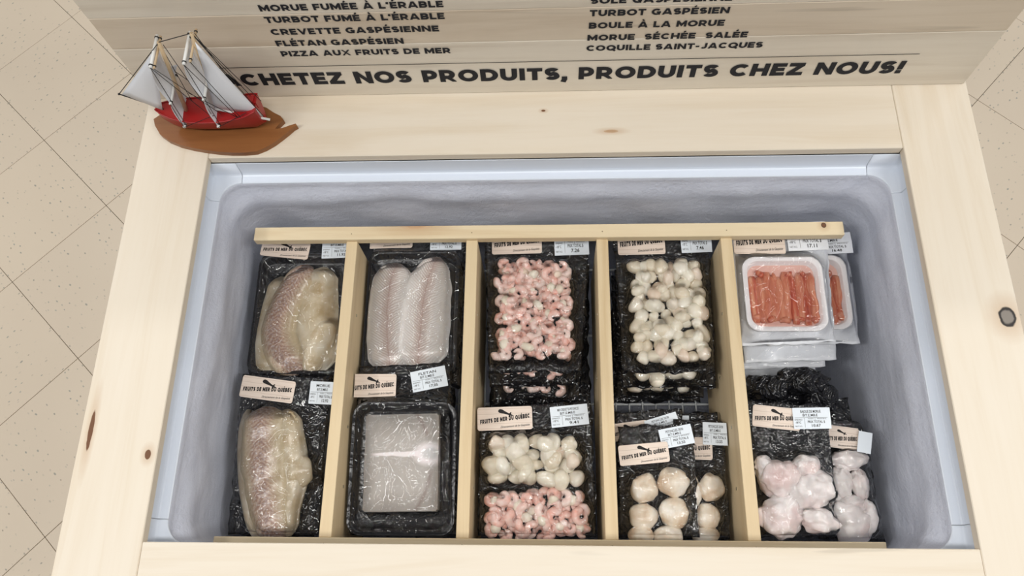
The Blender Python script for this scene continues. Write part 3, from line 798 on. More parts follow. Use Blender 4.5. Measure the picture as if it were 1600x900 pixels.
COMP = [(-.549, -.3675), (-.3475, -.1490), (-.1285, .0850), (.1055, .3045), (.3245, .549)]
class Pack:
    def __init__(s, name, label, cat, z, quad, rx=0.0, ry=0.0, group=G_PK, world=None):
        """quad: image corners TL, TR, BR, BL measured on the pack's own plane"""
        if world is None:
            cu = sum(q[0] for q in quad) / 4; cv = sum(q[1] for q in quad) / 4
            s.O = at(cu, cv, z)
        else:
            s.O = np.array(world, float)
        s.R = np.array(Matrix.Rotation(rx, 3, 'X') @ Matrix.Rotation(ry, 3, 'Y'))
        s.root = empty(name, tuple(s.O), label, cat, group)
        s.root.rotation_euler = (Matrix.Rotation(rx, 3, 'X') @ Matrix.Rotation(ry, 3, 'Y')).to_euler()
        s.q = [s.L(*p) for p in quad] if world is None else [np.array(p) for p in quad]
        s.items = []; s.pts = []
        s.lim = next((a + .003, b - .003) for a, b in COMP if a - .02 <= s.O[0] <= b + .02)
        if s.O[2] > -.23: s.lim = (s.lim[0] - (.010 if s.O[0] < -.3675 else 0), s.lim[1] + (.010 if s.O[0] > .3245 else 0))
        m_ = .004
        for p in s.q:
            p[0] = min(max(p[0], s.lim[0] + m_ - s.O[0]), s.lim[1] - m_ - s.O[0])
            p[1] = min(max(p[1], .024 - s.O[1]), .574 - s.O[1])
    def L(s, u, v):
        d = s.R.T @ ray(u, v); o = s.R.T @ (CAM - s.O)
        k = -o[2] / d[2]; return (o + d * k)[:2]
    def rad(s, u, v, ru, rv):
        a = s.L(u, v); return abs(s.L(u + ru, v)[0] - a[0]), abs(s.L(u, v + rv)[1] - a[1])
    def bil(s, a, b, q=None):
        q = q or s.q
        return (q[0] * (1 - a) + q[1] * a) * (1 - b) + (q[3] * (1 - a) + q[2] * a) * b
    def grid(s, step, inset=0.0):
        w_ = np.linalg.norm(s.q[1] - s.q[0]); h_ = np.linalg.norm(s.q[3] - s.q[0])
        n, m = max(6, int(w_ / step)), max(6, int(h_ / step))
        a = np.linspace(inset, 1 - inset, n)[:, None, None]; b = np.linspace(1 - inset, inset, m)[None, :, None]
        Q = [np.array(p)[None, None, :] for p in s.q]
        return (Q[0] * (1 - a) + Q[1] * a) * (1 - b) + (Q[3] * (1 - a) + Q[2] * a) * b
    def backing(s, mat='black', amp=.0022, name='backing_sheet', seed=0.0, curl=.006, edge=.006):
        G2 = s.grid(.006); n, m = G2.shape[:2]
        G = np.zeros((n, m, 3)); G[..., :2] = G2
        for i in range(n):
            for j in range(m):
                x, y = G2[i, j]; e = min(i, j, n - 1 - i, m - 1 - j)
                G[i, j, 2] = amp * (nz(x * 22, y * 22, seed + 1) - .35) - .001
                if e < 3:
                    k = (3 - e) / 3
                    G[i, j, 2] += k * curl * nz(x * 40, y * 40, seed + 5)
                    c = np.array(sum(s.q) / 4); d_ = G2[i, j] - c; d_ /= np.linalg.norm(d_) + 1e-9
                    G[i, j, :2] += d_ * k * edge * (nz(x * 38, y * 38, seed + 9) + .5 * nz(x * 110, y * 110, seed))
        V, Fc = grid_solid(G, .0012)
        return obj(name, mesh(name, V, Fc, M[mat], True), s.root)
    def height(s, X, Y):
        H = np.full(X.shape, .0012)
        for f in s.items: H = np.maximum(H, f(X, Y))
        if s.pts:
            P = np.vstack(s.pts); c = .002; x0_, y0_ = P[:, 0].min() - .01, P[:, 1].min() - .01
            nx_, ny_ = int((P[:, 0].max() + .01 - x0_) / c) + 2, int((P[:, 1].max() + .01 - y0_) / c) + 2
            Rr = np.zeros((nx_, ny_)); I = ((P[:, 0] - x0_) / c).astype(int); J = ((P[:, 1] - y0_) / c).astype(int)
            for a in (-1, 0, 1):
                for b in (-1, 0, 1): np.maximum.at(Rr, (I + a, J + b), P[:, 2] - (.0004 if a and b else 0))
            A = np.clip(((X - x0_) / c).astype(int), 0, nx_ - 1); B = np.clip(((Y - y0_) / c).astype(int), 0, ny_ - 1)
            H = np.maximum(H, Rr[A, B])
        return H
    def film(s, mat='film', tens=14, wr=.0007, step=.0026, inset=.012, seed=3.0, lift=.0011):
        G2 = s.grid(step, inset); X, Y = G2[..., 0], G2[..., 1]
        H = s.height(X, Y); Fm = H.copy()
        for _ in range(tens):
            P = np.pad(Fm, 1, mode='edge')
            bl_ = (P[:-2, 1:-1] + P[2:, 1:-1] + P[1:-1, :-2] + P[1:-1, 2:] + P[:-2, :-2] * .5 + P[2:, 2:] * .5 + P[:-2, 2:] * .5 + P[2:, :-2] * .5) / 6
            Fm = np.maximum(H, bl_)
        Fm[0, :] = Fm[-1, :] = Fm[:, 0] = Fm[:, -1] = .0015
        n, m = X.shape; Z = Fm + lift
        if wr:
            for i in range(1, n - 1):
                for j in range(1, m - 1):
                    x, y = X[i, j], Y[i, j]
                    Z[i, j] += wr * (1 - 2.2 * abs(nz(x * 30 + 3 * nz(x * 14, y * 14, seed), y * 30, seed))) * (1.0 if Fm[i, j] - H[i, j] > .001 or H[i, j] < .003 else .25)
        G = np.dstack([X, Y, Z]); s.Z = Z; s.XY = G2
        return obj('clear_film', mesh('clear_film', list(G.reshape(-1, 3)), grid_faces(n, m), M[mat], True), s.root)
    # ---- contents
    def put(s, name, me, x, y, z, rot, sc, hr=None, top=None):
        o = obj(name, me, s.root, (x, y, z), rot, sc)
        Mx = Matrix.LocRotScale(Vector((x, y, z)), Matrix.Rotation(rot[2], 3, 'Z') @ Matrix.Rotation(rot[1], 3, 'Y') @ Matrix.Rotation(rot[0], 3, 'X'), Vector(sc))
        co = np.empty(len(me.vertices) * 3); me.vertices.foreach_get('co', co); co = co.reshape(-1, 3)
        A = np.array(Mx); s.pts.append(co @ A[:3, :3].T + A[:3, 3])
        return o
    def scatter(s, quadpx, pitch, kind, jit=.28, zlift=0.0, sz=1.0, rg=rnd, shape=None, skip=0.0):
        q = [s.L(*p) for p in quadpx] if shape is None else shape
        w_ = (np.linalg.norm(q[1] - q[0]) + np.linalg.norm(q[2] - q[3])) / 2; h_ = np.linalg.norm(q[3] - q[0])
        nx_ = max(1, round(w_ / pitch)); ny_ = max(1, round(h_ / (pitch * .88)))
        for j in range(ny_):
            for i in range(nx_):
                if rg.random() < skip: continue
                a = (i + .5 + (.25 if j % 2 else -.25) + rg.uniform(-jit, jit)) / nx_; b = (j + .5 + rg.uniform(-jit, jit)) / ny_
                a = min(max(a, .35 / nx_), 1 - .35 / nx_); b = min(max(b, .35 / ny_), 1 - .35 / ny_)
                x, y = (q[0] * (1 - a) + q[1] * a) * (1 - b) + (q[3] * (1 - a) + q[2] * a) * b
                rz = rg.uniform(0, 6.28)
                if kind == 'scallop':
                    r = pitch * .5 * rg.uniform(.86, 1.22) * sz; sx_, sy_, sz_ = r * rg.uniform(.9, 1.18), r * rg.uniform(.78, 1.0), r * rg.uniform(.72, .9)
                    zc = .002 + sz_ + zlift + rg.uniform(0, .003)
                    s.put('scallop', rg.choice(SCAL), x, y, zc, (rg.uniform(-.25, .25), rg.uniform(-.25, .25), rz), (sx_, sy_, sz_), (sx_ * 1.02, sy_ * 1.02), zc + sz_ * 1.14)
                else:
                    r = sz * rg.uniform(.85, 1.12); zc = .0065 * r + .002 + zlift + rg.uniform(0, .004)
                    s.put('shrimp', rg.choice(SHR), x, y, zc, (rg.uniform(-.3, .3), rg.uniform(-.3, .3), rz), (r, r, r), (.0135 * r, .0125 * r), zc + .0082 * r)
    def lump(s, name, u, v, ru, rv, h, mat, rz=0.0, zb=.002, me=None, seed=None):
        x, y = s.L(u, v); a, b = s.rad(u, v, ru, rv)
        k = seed if seed is not None else rnd.random() * 50
        me = me or (chunk_mesh(name, k * 3.3, M[mat], a, b, h / 2, 4, 11, 5.0, .26) if mat == 'monk' else lump_mesh(name, k, M[mat], a, b, h / 2, 3, .20, 2.05))
        return s.put(name, me, x, y, zb + h / 2, (0, 0, rz), (1, 1, 1), (a * 1.03, b * 1.03), zb + h * 1.1)
    def fillet(s, name, line, hw, h, mat, z0=.003, seed=0.0, tail=1.6):
        """line: image points along the fillet, hw: half widths in image px"""
        P = np.array([s.L(*p) for p in line]); W = np.array([s.rad(p[0], p[1], k, k)[0] for p, k in zip(line, hw)])
        tt = np.linspace(0, 1, len(P)); N = 30; t2 = np.linspace(0, 1, N)
        def sm(v_):
            r_ = np.interp(t2, tt, v_)
            for _ in range(6): r_[1:-1] = (r_[:-2] + 2 * r_[1:-1] + r_[2:]) / 4
            return r_
        cx, cy, ww = sm(P[:, 0]), sm(P[:, 1]), sm(W)
        end = np.clip(np.minimum(t2, 1 - t2) / .10, 0, 1) ** .55
        ww = ww * (.25 + .75 * end); nx_ = 15; V, UVs = [], []
        dirs = np.gradient(np.c_[cx, cy], axis=0); dirs /= np.linalg.norm(dirs, axis=1)[:, None] + 1e-9
        sl = np.r_[0, np.cumsum(np.hypot(np.diff(cx), np.diff(cy)))]
        top = np.zeros((N, nx_))
        for i in range(N):
            nrm = np.array([-dirs[i, 1], dirs[i, 0]])
            if nrm[0] < 0: nrm = -nrm
            for k in range(nx_):
                u_ = -1 + 2 * k / (nx_ - 1)
                wob = 1 + .07 * nz(cy[i] * 40, np.sign(u_) * 3, seed)
                xx, yy = np.array([cx[i], cy[i]]) + nrm * u_ * ww[i] * wob
                zz = z0 + h * (.18 + .82 * end[i]) * (max(0, 1 - abs(u_) ** 2.6)) ** .6 * (1 + .18 * nz(xx * 45, yy * 45, seed)) + .0015
                V.append((xx, yy, zz)); UVs.append((u_ * ww[i], sl[i])); top[i, k] = zz
        Fc = grid_faces(N, nx_, 0, cy[0] > cy[-1])
        nb = len(V)
        V += [(x, y, z0 - .001) for x, y, z in V]; UVs += UVs
        Fc += grid_faces(N, nx_, nb, not (cy[0] > cy[-1]))
        ring = [(i, 0) for i in range(N)] + [(N - 1, k) for k in range(1, nx_)] + [(i, nx_ - 1) for i in range(N - 2, -1, -1)] + [(0, k) for k in range(nx_ - 2, 0, -1)]
        ids = [i * nx_ + k for i, k in ring]
        for a in range(len(ids)):
            b = (a + 1) % len(ids); Fc.append((ids[a], ids[a] + nb, ids[b] + nb, ids[b]))
        me = mesh(name, V, Fc, M[mat], True)
        uv = me.uv_layers.new(name='uv')
        for lp in me.loops: uv.data[lp.index].uv = UVs[lp.vertex_index]
        obj(name, me, s.root)
        def f(X, Y):
            o = np.argsort(cy); c_ = np.interp(Y, cy[o], cx[o]); w_ = np.interp(Y, cy[o], ww[o], left=1e-6, right=1e-6)
            u_ = (X - c_) / w_; e_ = np.interp(Y, cy[o], end[o])
            ok = (np.abs(u_) < 1) & (Y > cy.min()) & (Y < cy.max())
            return np.where(ok, z0 + h * 1.12 * (.18 + .82 * e_) * np.clip(1 - np.abs(u_) ** 2.6, 0, 1) ** .6 + .0015, 0)
        s.items.append(f)
    def tray(s, u0, v0, u1, v1, depth, mat, rim=.006, wall=.010, r=.022, name='tray', t_=.0):
        a = s.L(u0, v0); b = s.L(u1, v1); a[0] = max(a[0], s.lim[0] + .002 - s.O[0]); b[0] = min(b[0], s.lim[1] - .002 - s.O[0]); c = (a + b) / 2; hx, hy = abs(b[0] - a[0]) / 2, abs(b[1] - a[1]) / 2
        rings = []
        for ins, z in ((wall * .55, .001), (.0015, depth * .8), (0, depth * .92), (.0006, depth), (rim, depth), (rim + .0012, depth * .92), (rim + wall * .5, .0055), (rim + wall * .75, .0035)):
            rings.append([(x, y, z) for x, y in rrect(c[0], c[1], hx - ins, hy - ins, r - ins * .5, 6)])
        V, Fc = loft_rings(rings, True, True)
        o = obj(name, mesh(name, V, [f[::-1] if False else f for f in Fc], M[mat], True), s.root)
        md = o.modifiers.new('e', 'EDGE_SPLIT'); md.split_angle = math.radians(60)
        def f(X, Y):
            qx = np.maximum(np.abs(X - c[0]) - (hx - r), 0); qy = np.maximum(np.abs(Y - c[1]) - (hy - r), 0)
            d = r - np.hypot(qx, qy)
            return np.where((d > 0) & (d < rim + .003), depth + .0004, 0)
        s.items.append(f); return c, hx, hy
    # ---- labels
    def cut(s, o):
        """trim a label and its print where the pack turns up against a partition"""
        for q in [o] + list(o.children):
            bm = bmesh.new(); bm.from_mesh(q.data); ang = o.rotation_euler[2]; cx = s.O[0] + o.location[0]
            for lim, sg_ in ((s.lim[1], 1), (s.lim[0], -1)):
                n_ = Vector((math.cos(ang), -math.sin(ang), 0)) * sg_
                bmesh.ops.bisect_plane(bm, geom=bm.verts[:] + bm.edges[:] + bm.faces[:], plane_co=n_ * sg_ * (lim - cx), plane_no=n_, clear_outer=True)
            bm.to_mesh(q.data); bm.free()
    def brand(s, tl, tr, bl_, z=.0042, full=True, mat='brand'):
        a, b, c = s.L(*tl), s.L(*tr), s.L(*bl_)
        w_ = np.linalg.norm(b - a); ang = math.atan2(*(b - a)[::-1]); h_ = abs(np.cross(b - a, c - a)) / w_
        ctr = (b + c) / 2
        z = max(z, s.zmax(ctr, w_ / 2, h_ / 2) + .0008)
        k = round(w_ * 2000), round(h_ * 2000)
        o = obj('brand_label', label_sheet('brand_label', w_, h_, .004, M[mat]), s.root, (ctr[0], ctr[1], z), (0, 0, ang))
        V, Fc = block_text('FRUITS DE MER DU QUÉBEC', -w_ * .45, w_ * .45, -h_ * .22, h_ * .19, .30, .14, .10)
        V[:, 2] += .0005; obj('lettering', mesh('lettering', V, Fc, M['print']), o)
        V, Fc = fit_text('Directement de la Gaspésie', -w_ * .08, w_ * .45, -h_ * .40, h_ * .085, .012, .35)
        V[:, 1] += (V[:, 0]) * .06; V[:, 2] = .0005; obj('tagline', mesh('tagline', V, Fc, M['print']), o)
        fp = [(x * w_ * .30 + w_ * .03, y * w_ * .30 + h_ * .24, .0005) for x, y in _fish_poly()]
        bm = bmesh.new(); bm.faces.new([bm.verts.new(p) for p in fp]); bmesh.ops.triangulate(bm, faces=bm.faces[:])
        obj('fish_emblem', bm_mesh('fish_emblem', bm, M['print']), o)
        s.cut(o); return o
    def zmax(s, c, hx, hy):
        if not hasattr(s, 'Z'): return .003
        m_ = (np.abs(s.XY[..., 0] - c[0]) < hx * .95) & (np.abs(s.XY[..., 1] - c[1]) < hy * .95)
        return float(s.Z[m_].max()) if m_.any() else .003
    def price(s, tl, tr, bl_, name, cost, z=.0046, rise=.05, blank=False, paper='paper'):
        a, b, c = s.L(*tl), s.L(*tr), s.L(*bl_)
        w_ = np.linalg.norm(b - a); ang = math.atan2(*(b - a)[::-1]); h_ = abs(np.cross(b - a, c - a)) / w_
        ctr = (b + c) / 2; z = max(z, s.zmax(ctr, w_ / 2, h_ / 2) + .0014)
        o = obj('price_label', label_sheet('price_label', w_, h_, .0008, M[paper]), s.root, (ctr[0], ctr[1], z), (0, 0, ang))
        if blank:
            s.cut(o); return o
        L_ = [fit_text(name, -w_ * .26 - .006 * w_ * len(name) / 3, w_ * .22 + .006 * w_ * len(name) / 3, h_ * .26, h_ * .12, .012), fit_text('BIT.E.MB.E', -w_ * .24, w_ * .16, h_ * .09, h_ * .11, .012),
              fit_text('EMB/PKD', -w_ * .46, -w_ * .26, -h_ * .10, h_ * .06), fit_text('POIDS', -w_ * .10, w_ * .04, -h_ * .05, h_ * .055), fit_text('PRIX/KG', w_ * .14, w_ * .38, -h_ * .05, h_ * .055),
              fit_text('-18°C', -w_ * .46, -w_ * .30, -h_ * .24, h_ * .09, .01), fit_text('NET KG', -w_ * .46, -w_ * .28, -h_ * .40, h_ * .06),
              fit_text('PRIX TOTAL $', -w_ * .12, w_ * .34, -h_ * .22, h_ * .11, .015), fit_text(cost, -w_ * .02, w_ * .22, -h_ * .40, h_ * .12, .02)]
        for xa, xb, ya, yb in ((-.46, .42, .02, .032), (-.20, -.194, -.42, .02), (.08, .086, -.10, .02)):
            L_.append(([(xa * w_, ya * h_, 0), (xb * w_, ya * h_, 0), (xb * w_, yb * h_, 0), (xa * w_, yb * h_, 0)], [(0, 1, 2, 3)]))
        V, Fc = join_geo(L_); V = [(p[0], p[1], .0005) for p in V]
        obj('printed_text', mesh('printed_text', V, Fc, M['print']), o); s.cut(o); return o

def label_sheet(name, w_, h_, r, mat):
    P = rrect(0, 0, w_ / 2, h_ / 2, max(r, .0006), 4)
    V, Fc = loft_rings([[(x, y, .0003) for x, y in P], [(x, y, -.0002) for x, y in P]], True, True)
    return mesh(name, V, Fc, mat)
def lump_mesh(name, seed, mat, a, b, c, sub=3, rough=.34, sq=2.15):
    bm = bmesh.new(); bmesh.ops.create_icosphere(bm, subdivisions=sub, radius=1)
    for v in bm.verts:
        p_ = v.co.copy(); k = (abs(p_.x) ** sq + abs(p_.y) ** sq + abs(p_.z) ** sq) ** (-1 / sq)
        d = 1 + rough * noise.noise(p_ * 1.15 + Vector((seed, 0, seed * .7))) + rough * .45 * noise.noise(p_ * 3.0 + Vector((seed, 4, 0)))
        p_ = p_ * k * d; v.co = Vector((p_.x * a, p_.y * b, p_.z * c))
    return bm_mesh(name, bm, mat, True)
def chunk_mesh(name, seed, mat, a=1, b=1, c=1, sub=3, planes=9, pw=7.0, bump=.05):
    rg = random.Random(seed); N = [(Vector((rg.gauss(0, 1), rg.gauss(0, 1), rg.gauss(0, .8))).normalized(), rg.uniform(.68, .95)) for _ in range(planes)]
    bm = bmesh.new(); bmesh.ops.create_icosphere(bm, subdivisions=sub, radius=1)
    for v in bm.verts:
        p_ = v.co.copy(); r = (1 + sum((max(n_.dot(p_), 0) / d) ** pw for n_, d in N)) ** (-1 / pw)
        r *= 1.34 * (1 + bump * noise.noise(p_ * 2.6 + Vector((seed, 1, 2))))
        v.co = Vector((p_.x * r * a, p_.y * r * b, p_.z * r * c))
    return bm_mesh(name, bm, mat, True)
SCAL = [chunk_mesh('scallop', k * 7 + 1, M['scallop']) for k in range(9)]
def shrimp_mesh(k):
    rg = random.Random(k); span = math.radians(rg.uniform(215, 330)); r0 = rg.uniform(.0078, .0095); N = 20
    pts, rd = [], []
    for i in range(N):
        s = i / (N - 1); a = span * s; r = r0 * (1 - .30 * s)
        pts.append((r * math.cos(a), r * math.sin(a), .0022 * math.sin(s * 5 + k) * .6))
        rr = .0071 * (1 - .55 * s ** 1.4) * (min(1, .45 + s * 7)) * (1 + .07 * math.sin(s * 34))
        if s > .93: rr *= .8
        rd.append(rr)
    V, Fc = tube_geo(pts, rd, 9); return mesh('shrimp', V, Fc, M['shrimp'], True)
SHR = [shrimp_mesh(k) for k in range(9)]

# ---- first compartment from the left: cod fillets
P = Pack('cod_pack', 'black tray pack of cod fillets under the back rail in the leftmost compartment', 'seafood pack', -.205, [(404, 352), (556, 350), (533, 606), (384, 606)], .03)
P.backing(seed=1)
P.tray(412, 404, 545, 588, .020, 'blacktray', .005, .012)
P.fillet('cod_fillet', [(487, 418), (462, 455), (443, 495), (436, 525), (446, 556), (470, 584)], [22, 25, 27, 29, 32, 30], .022, 'cod', .006, 1)
P.fillet('cod_fillet', [(508, 420), (500, 455), (496, 495), (498, 535), (490, 584)], [22, 30, 34, 34, 32], .014, 'codplain', .004, 2)
P.fillet('cod_fillet', [(520, 505), (508, 530), (496, 556), (488, 584)], [12, 20, 20, 14], .012, 'codplain', .013, 12)
P.fillet('cod_fillet', [(445, 434), (432, 485), (420, 535), (424, 584)], [20, 22, 22, 20], .012, 'codplain', .004, 3)
P.film('film_taut', 30, .0006)
P.brand((414, 380), (487, 387), (416, 406)); P.price((510, 380), (560, 378), (507, 411), 'MORUE', '11.92')
P2 = Pack('cod_pack', 'black vacuum pack with one scaly pink cod fillet at the front of the leftmost compartment', 'seafood pack', -.192, [(368, 583), (516, 590), (498, 846), (334, 846)], .12)
P2.backing(seed=2)
P2.fillet('cod_fillet', [(420, 636), (418, 680), (418, 725), (423, 775), (430, 810), (438, 842)], [34, 40, 41, 38, 33, 28], .030, 'cod', .003, 4)
P2.fillet('cod_fillet', [(390, 640), (384, 700), (386, 760), (398, 815), (412, 842)], [12, 12, 12, 14, 12], .014, 'codplain', .002, 5)
P2.fillet('cod_fillet', [(448, 640), (454, 690), (456, 740), (450, 795), (452, 838)], [20, 24, 30, 20, 14], .020, 'codplain', .002, 6)
P2.lump('cod_piece', 468, 738, 24, 26, .022, 'codplain')
P2.film('film', 14, .001)
P2.brand((381, 586), (463, 597), (376, 620)); P2.price((488, 596), (530, 598), (482, 631), 'MORUE', '12.92')

# ---- second compartment: turbot and fish steak
P3 = Pack('turbot_pack', 'black tray pack of two pale flat fish fillets under the back rail', 'seafood pack', -.205, [(566, 350), (728, 348), (720, 606), (548, 606)], .03)
P3.backing(seed=3)
P3.tray(560, 398, 714, 592, .018, 'blacktray', .005, .010)
P3.fillet('fish_fillet', [(624, 414), (614, 445), (609, 490), (608, 530), (614, 584)], [22, 34, 38, 38, 32], .018, 'turbot', .005, 7)
P3.fillet('fish_fillet', [(688, 406), (674, 436), (665, 480), (660, 525), (656, 578)], [16, 34, 41, 44, 40], .020, 'turbot', .007, 8)
P3.film('film_taut', 30, .0006)
P3.brand((568, 362), (645, 360), (569, 391)); P3.price((673, 366), (721, 365), (675, 395), 'TURBOT', '12.92')
P4 = Pack('fish_steak_pack', 'black tray pack holding one square grey fish steak with white bone', 'seafood pack', -.190, [(538, 573), (704, 566), (716, 846), (538, 846)], .10)
P4.backing(seed=4)
P4.tray(548, 630, 712, 838, .024, 'blacktray', .006, .012, .026)
a_, b_ = P4.L(578, 649), P4.L(686, 800)
hx, hy = abs(b_[0] - a_[0]) / 2, abs(b_[1] - a_[1]) / 2
bm = bmesh.new(); bmesh.ops.create_cube(bm, size=1)
for v in bm.verts: v.co = Vector((v.co.x * hx * 2 * (1.0 - .03 * v.co.z), v.co.y * hy * 2 * (1 - .02 * v.co.z), v.co.z * .024))
bmesh.ops.subdivide_edges(bm, edges=bm.edges[:], cuts=3, use_grid_fill=True)
for v in bm.verts: v.co += Vector((nz(v.co.y * 40, v.co.z * 60, 2), nz(v.co.x * 40, v.co.z * 60, 5), nz(v.co.x * 50, v.co.y * 50, 8))) * .0012
bmesh.ops.bevel(bm, geom=[e for e in bm.edges if e.calc_face_angle(0) > .8], offset=.0025, segments=2, affect='EDGES')
obj('fish_steak', bm_mesh('fish_steak', bm, M['steak'], True), P4.root, ((a_[0] + b_[0]) / 2, (a_[1] + b_[1]) / 2, .0165), (0, 0, .02))
P4.items.append(lambda X, Y: np.where((np.abs(X - (a_[0] + b_[0]) / 2) < hx + .001) & (np.abs(Y - (a_[1] + b_[1]) / 2) < hy + .001), .0295, 0))
P4.film('film_taut', 40, .0005)
P4.brand((546, 586), (619, 586), (549, 622)); P4.price((640, 583), (694, 572), (648, 614), 'FLETAN', '17.05')

# ---- third compartment: shrimp, and the mixed pack
P5 = Pack('shrimp_pack', 'black vacuum pack full of pink shrimp lying topmost of its stack under the back rail', 'seafood pack', -.185, [(758, 345), (926, 342), (908, 582), (764, 582)], .02)
P5.backing(seed=5)
P5.scatter([(784, 418), (888, 416), (892, 562), (776, 562)], .0185, 'shrimp', .25, 0, 1.0)
P5.scatter([(781, 415), (888, 413), (894, 562), (775, 562)], .0195, 'shrimp', .3, .008, 1.0)
P5.scatter([(784, 418), (888, 416), (892, 562), (776, 562)], .035, 'scallop', .35, .009, .42)
P5.film('film_tight', 4, .0006)
P5.brand((768, 362), (845, 360), (770, 399)); P5.price((866, 358), (919, 356), (866, 401), 'CREVETTE', '7.26')
P6 = Pack('seafood_mix_pack', 'black vacuum pack with white scallops above and pink shrimp below', 'seafood pack', -.180, [(742, 636), (924, 628), (932, 850), (738, 850)], .10)
P6.backing(seed=6)
P6.scatter([(770, 686), (900, 682), (908, 756), (762, 758)], .0245, 'scallop', .22, .002, 1.05)
P6.scatter([(770, 686), (900, 682), (908, 756), (762, 758)], .028, 'scallop', .3, .009, .85, skip=.3)
P6.scatter([(764, 772), (914, 768), (918, 838), (760, 842)], .0185, 'shrimp', .25)
P6.scatter([(764, 770), (914, 766), (918, 838), (760, 842)], .0205, 'shrimp', .3, .008, 1.05)
P6.scatter([(764, 772), (914, 768), (918, 836), (760, 838)], .036, 'scallop', .35, .009, .42)
P6.film('film_tight', 4, .0008)
P6.brand((746, 638), (831, 635), (747, 674)); P6.price((859, 637), (917, 631), (862, 669), 'MIX CREVETTE-PETONCLE', '9.41')

# ---- fourth compartment: scallops
P7 = Pack('scallop_pack', 'black vacuum pack full of small cream scallops under the back rail', 'seafood pack', -.180, [(957, 345), (1120, 342), (1118, 584), (974, 582)], .02)
P7.backing(seed=7)
P7.scatter([(984, 416), (1092, 412), (1106, 566), (990, 568)], .0215, 'scallop', .18, .002, 1.0)
P7.scatter([(984, 416), (1092, 412), (1106, 566), (990, 568)], .025, 'scallop', .3, .008, .85, skip=.35)
P7.film('film_tight', 4, .0006)
P7.brand((963, 358), (1036, 356), (966, 400)); P7.price((1063, 354), (1111, 352), (1062, 397), 'PETONCLES', '7.46')
P8 = Pack('large_scallop_pack', 'black pouch of large scallops leaning against the partition of the fourth compartment', 'seafood pack', -.170, [(966, 668), (1083, 660), (1094, 850), (964, 850)], .10)
P8.backing(seed=8)
for q in ((1005, 763, 22, 23, .024), (1049, 754, 24, 24, .027), (1003, 807, 22, 21, .025), (1050, 801, 25, 25, .028), (1000, 836, 19, 17, .024), (1043, 838, 23, 19, .026)): P8.lump('scallop', *q, 'bigscallop')
P8.film('film_tight', 7, .0010)
P8.brand((966, 697), (1043, 690), (967, 729)); P8.price((1030, 672), (1080, 662), (1032, 703), 'PETONCLES 20/30', '13.55', z=.0062)
P9 = Pack('large_scallop_pack', 'narrow showing black pouch of large scallops tucked behind another against the right partition', 'seafood pack', -.196, [(1052, 655), (1142, 658), (1142, 850), (1056, 850)], .09)
P9.backing(seed=9)
for q in ((1109, 763, 20, 22, .022), (1082, 770, 12, 24, .020), (1104, 806, 19, 21, .023), (1101, 838, 21, 17, .022)): P9.lump('scallop', *q, 'bigscallop')
P9.film('film_tight', 7, .0012)
P9.brand((1040, 682), (1112, 684), (1040, 717)); P9.price((1096, 660), (1138, 662), (1098, 695), 'PETONCLES 20/30', '13.55', z=.0062)
P10 = Pack('large_scallop_pack', 'black pouch with only its slanted price label showing behind the large scallop pouch', 'seafood pack', -.215, [(962, 645), (1066, 638), (1076, 820), (962, 824)], .08)
P10.backing(seed=10); P10.film('film', 4, .0016)
P10.brand((952, 664), (1012, 656), (952, 692)); P10.price((1008, 658), (1057, 643), (1012, 686), 'PETONCLES 20/30', '13.55', z=.0062)
P11 = Pack('large_scallop_pack', 'black pouch lowest and rearmost behind the large scallop pouches, a white label corner showing', 'seafood pack', -.236, [(1040, 645), (1124, 644), (1130, 820), (1040, 824)], .08)
P11.backing(seed=11); P11.film('film', 4, .0016); P11.price((1052, 650), (1076, 650), (1052, 664), 'P', '1', blank=True)

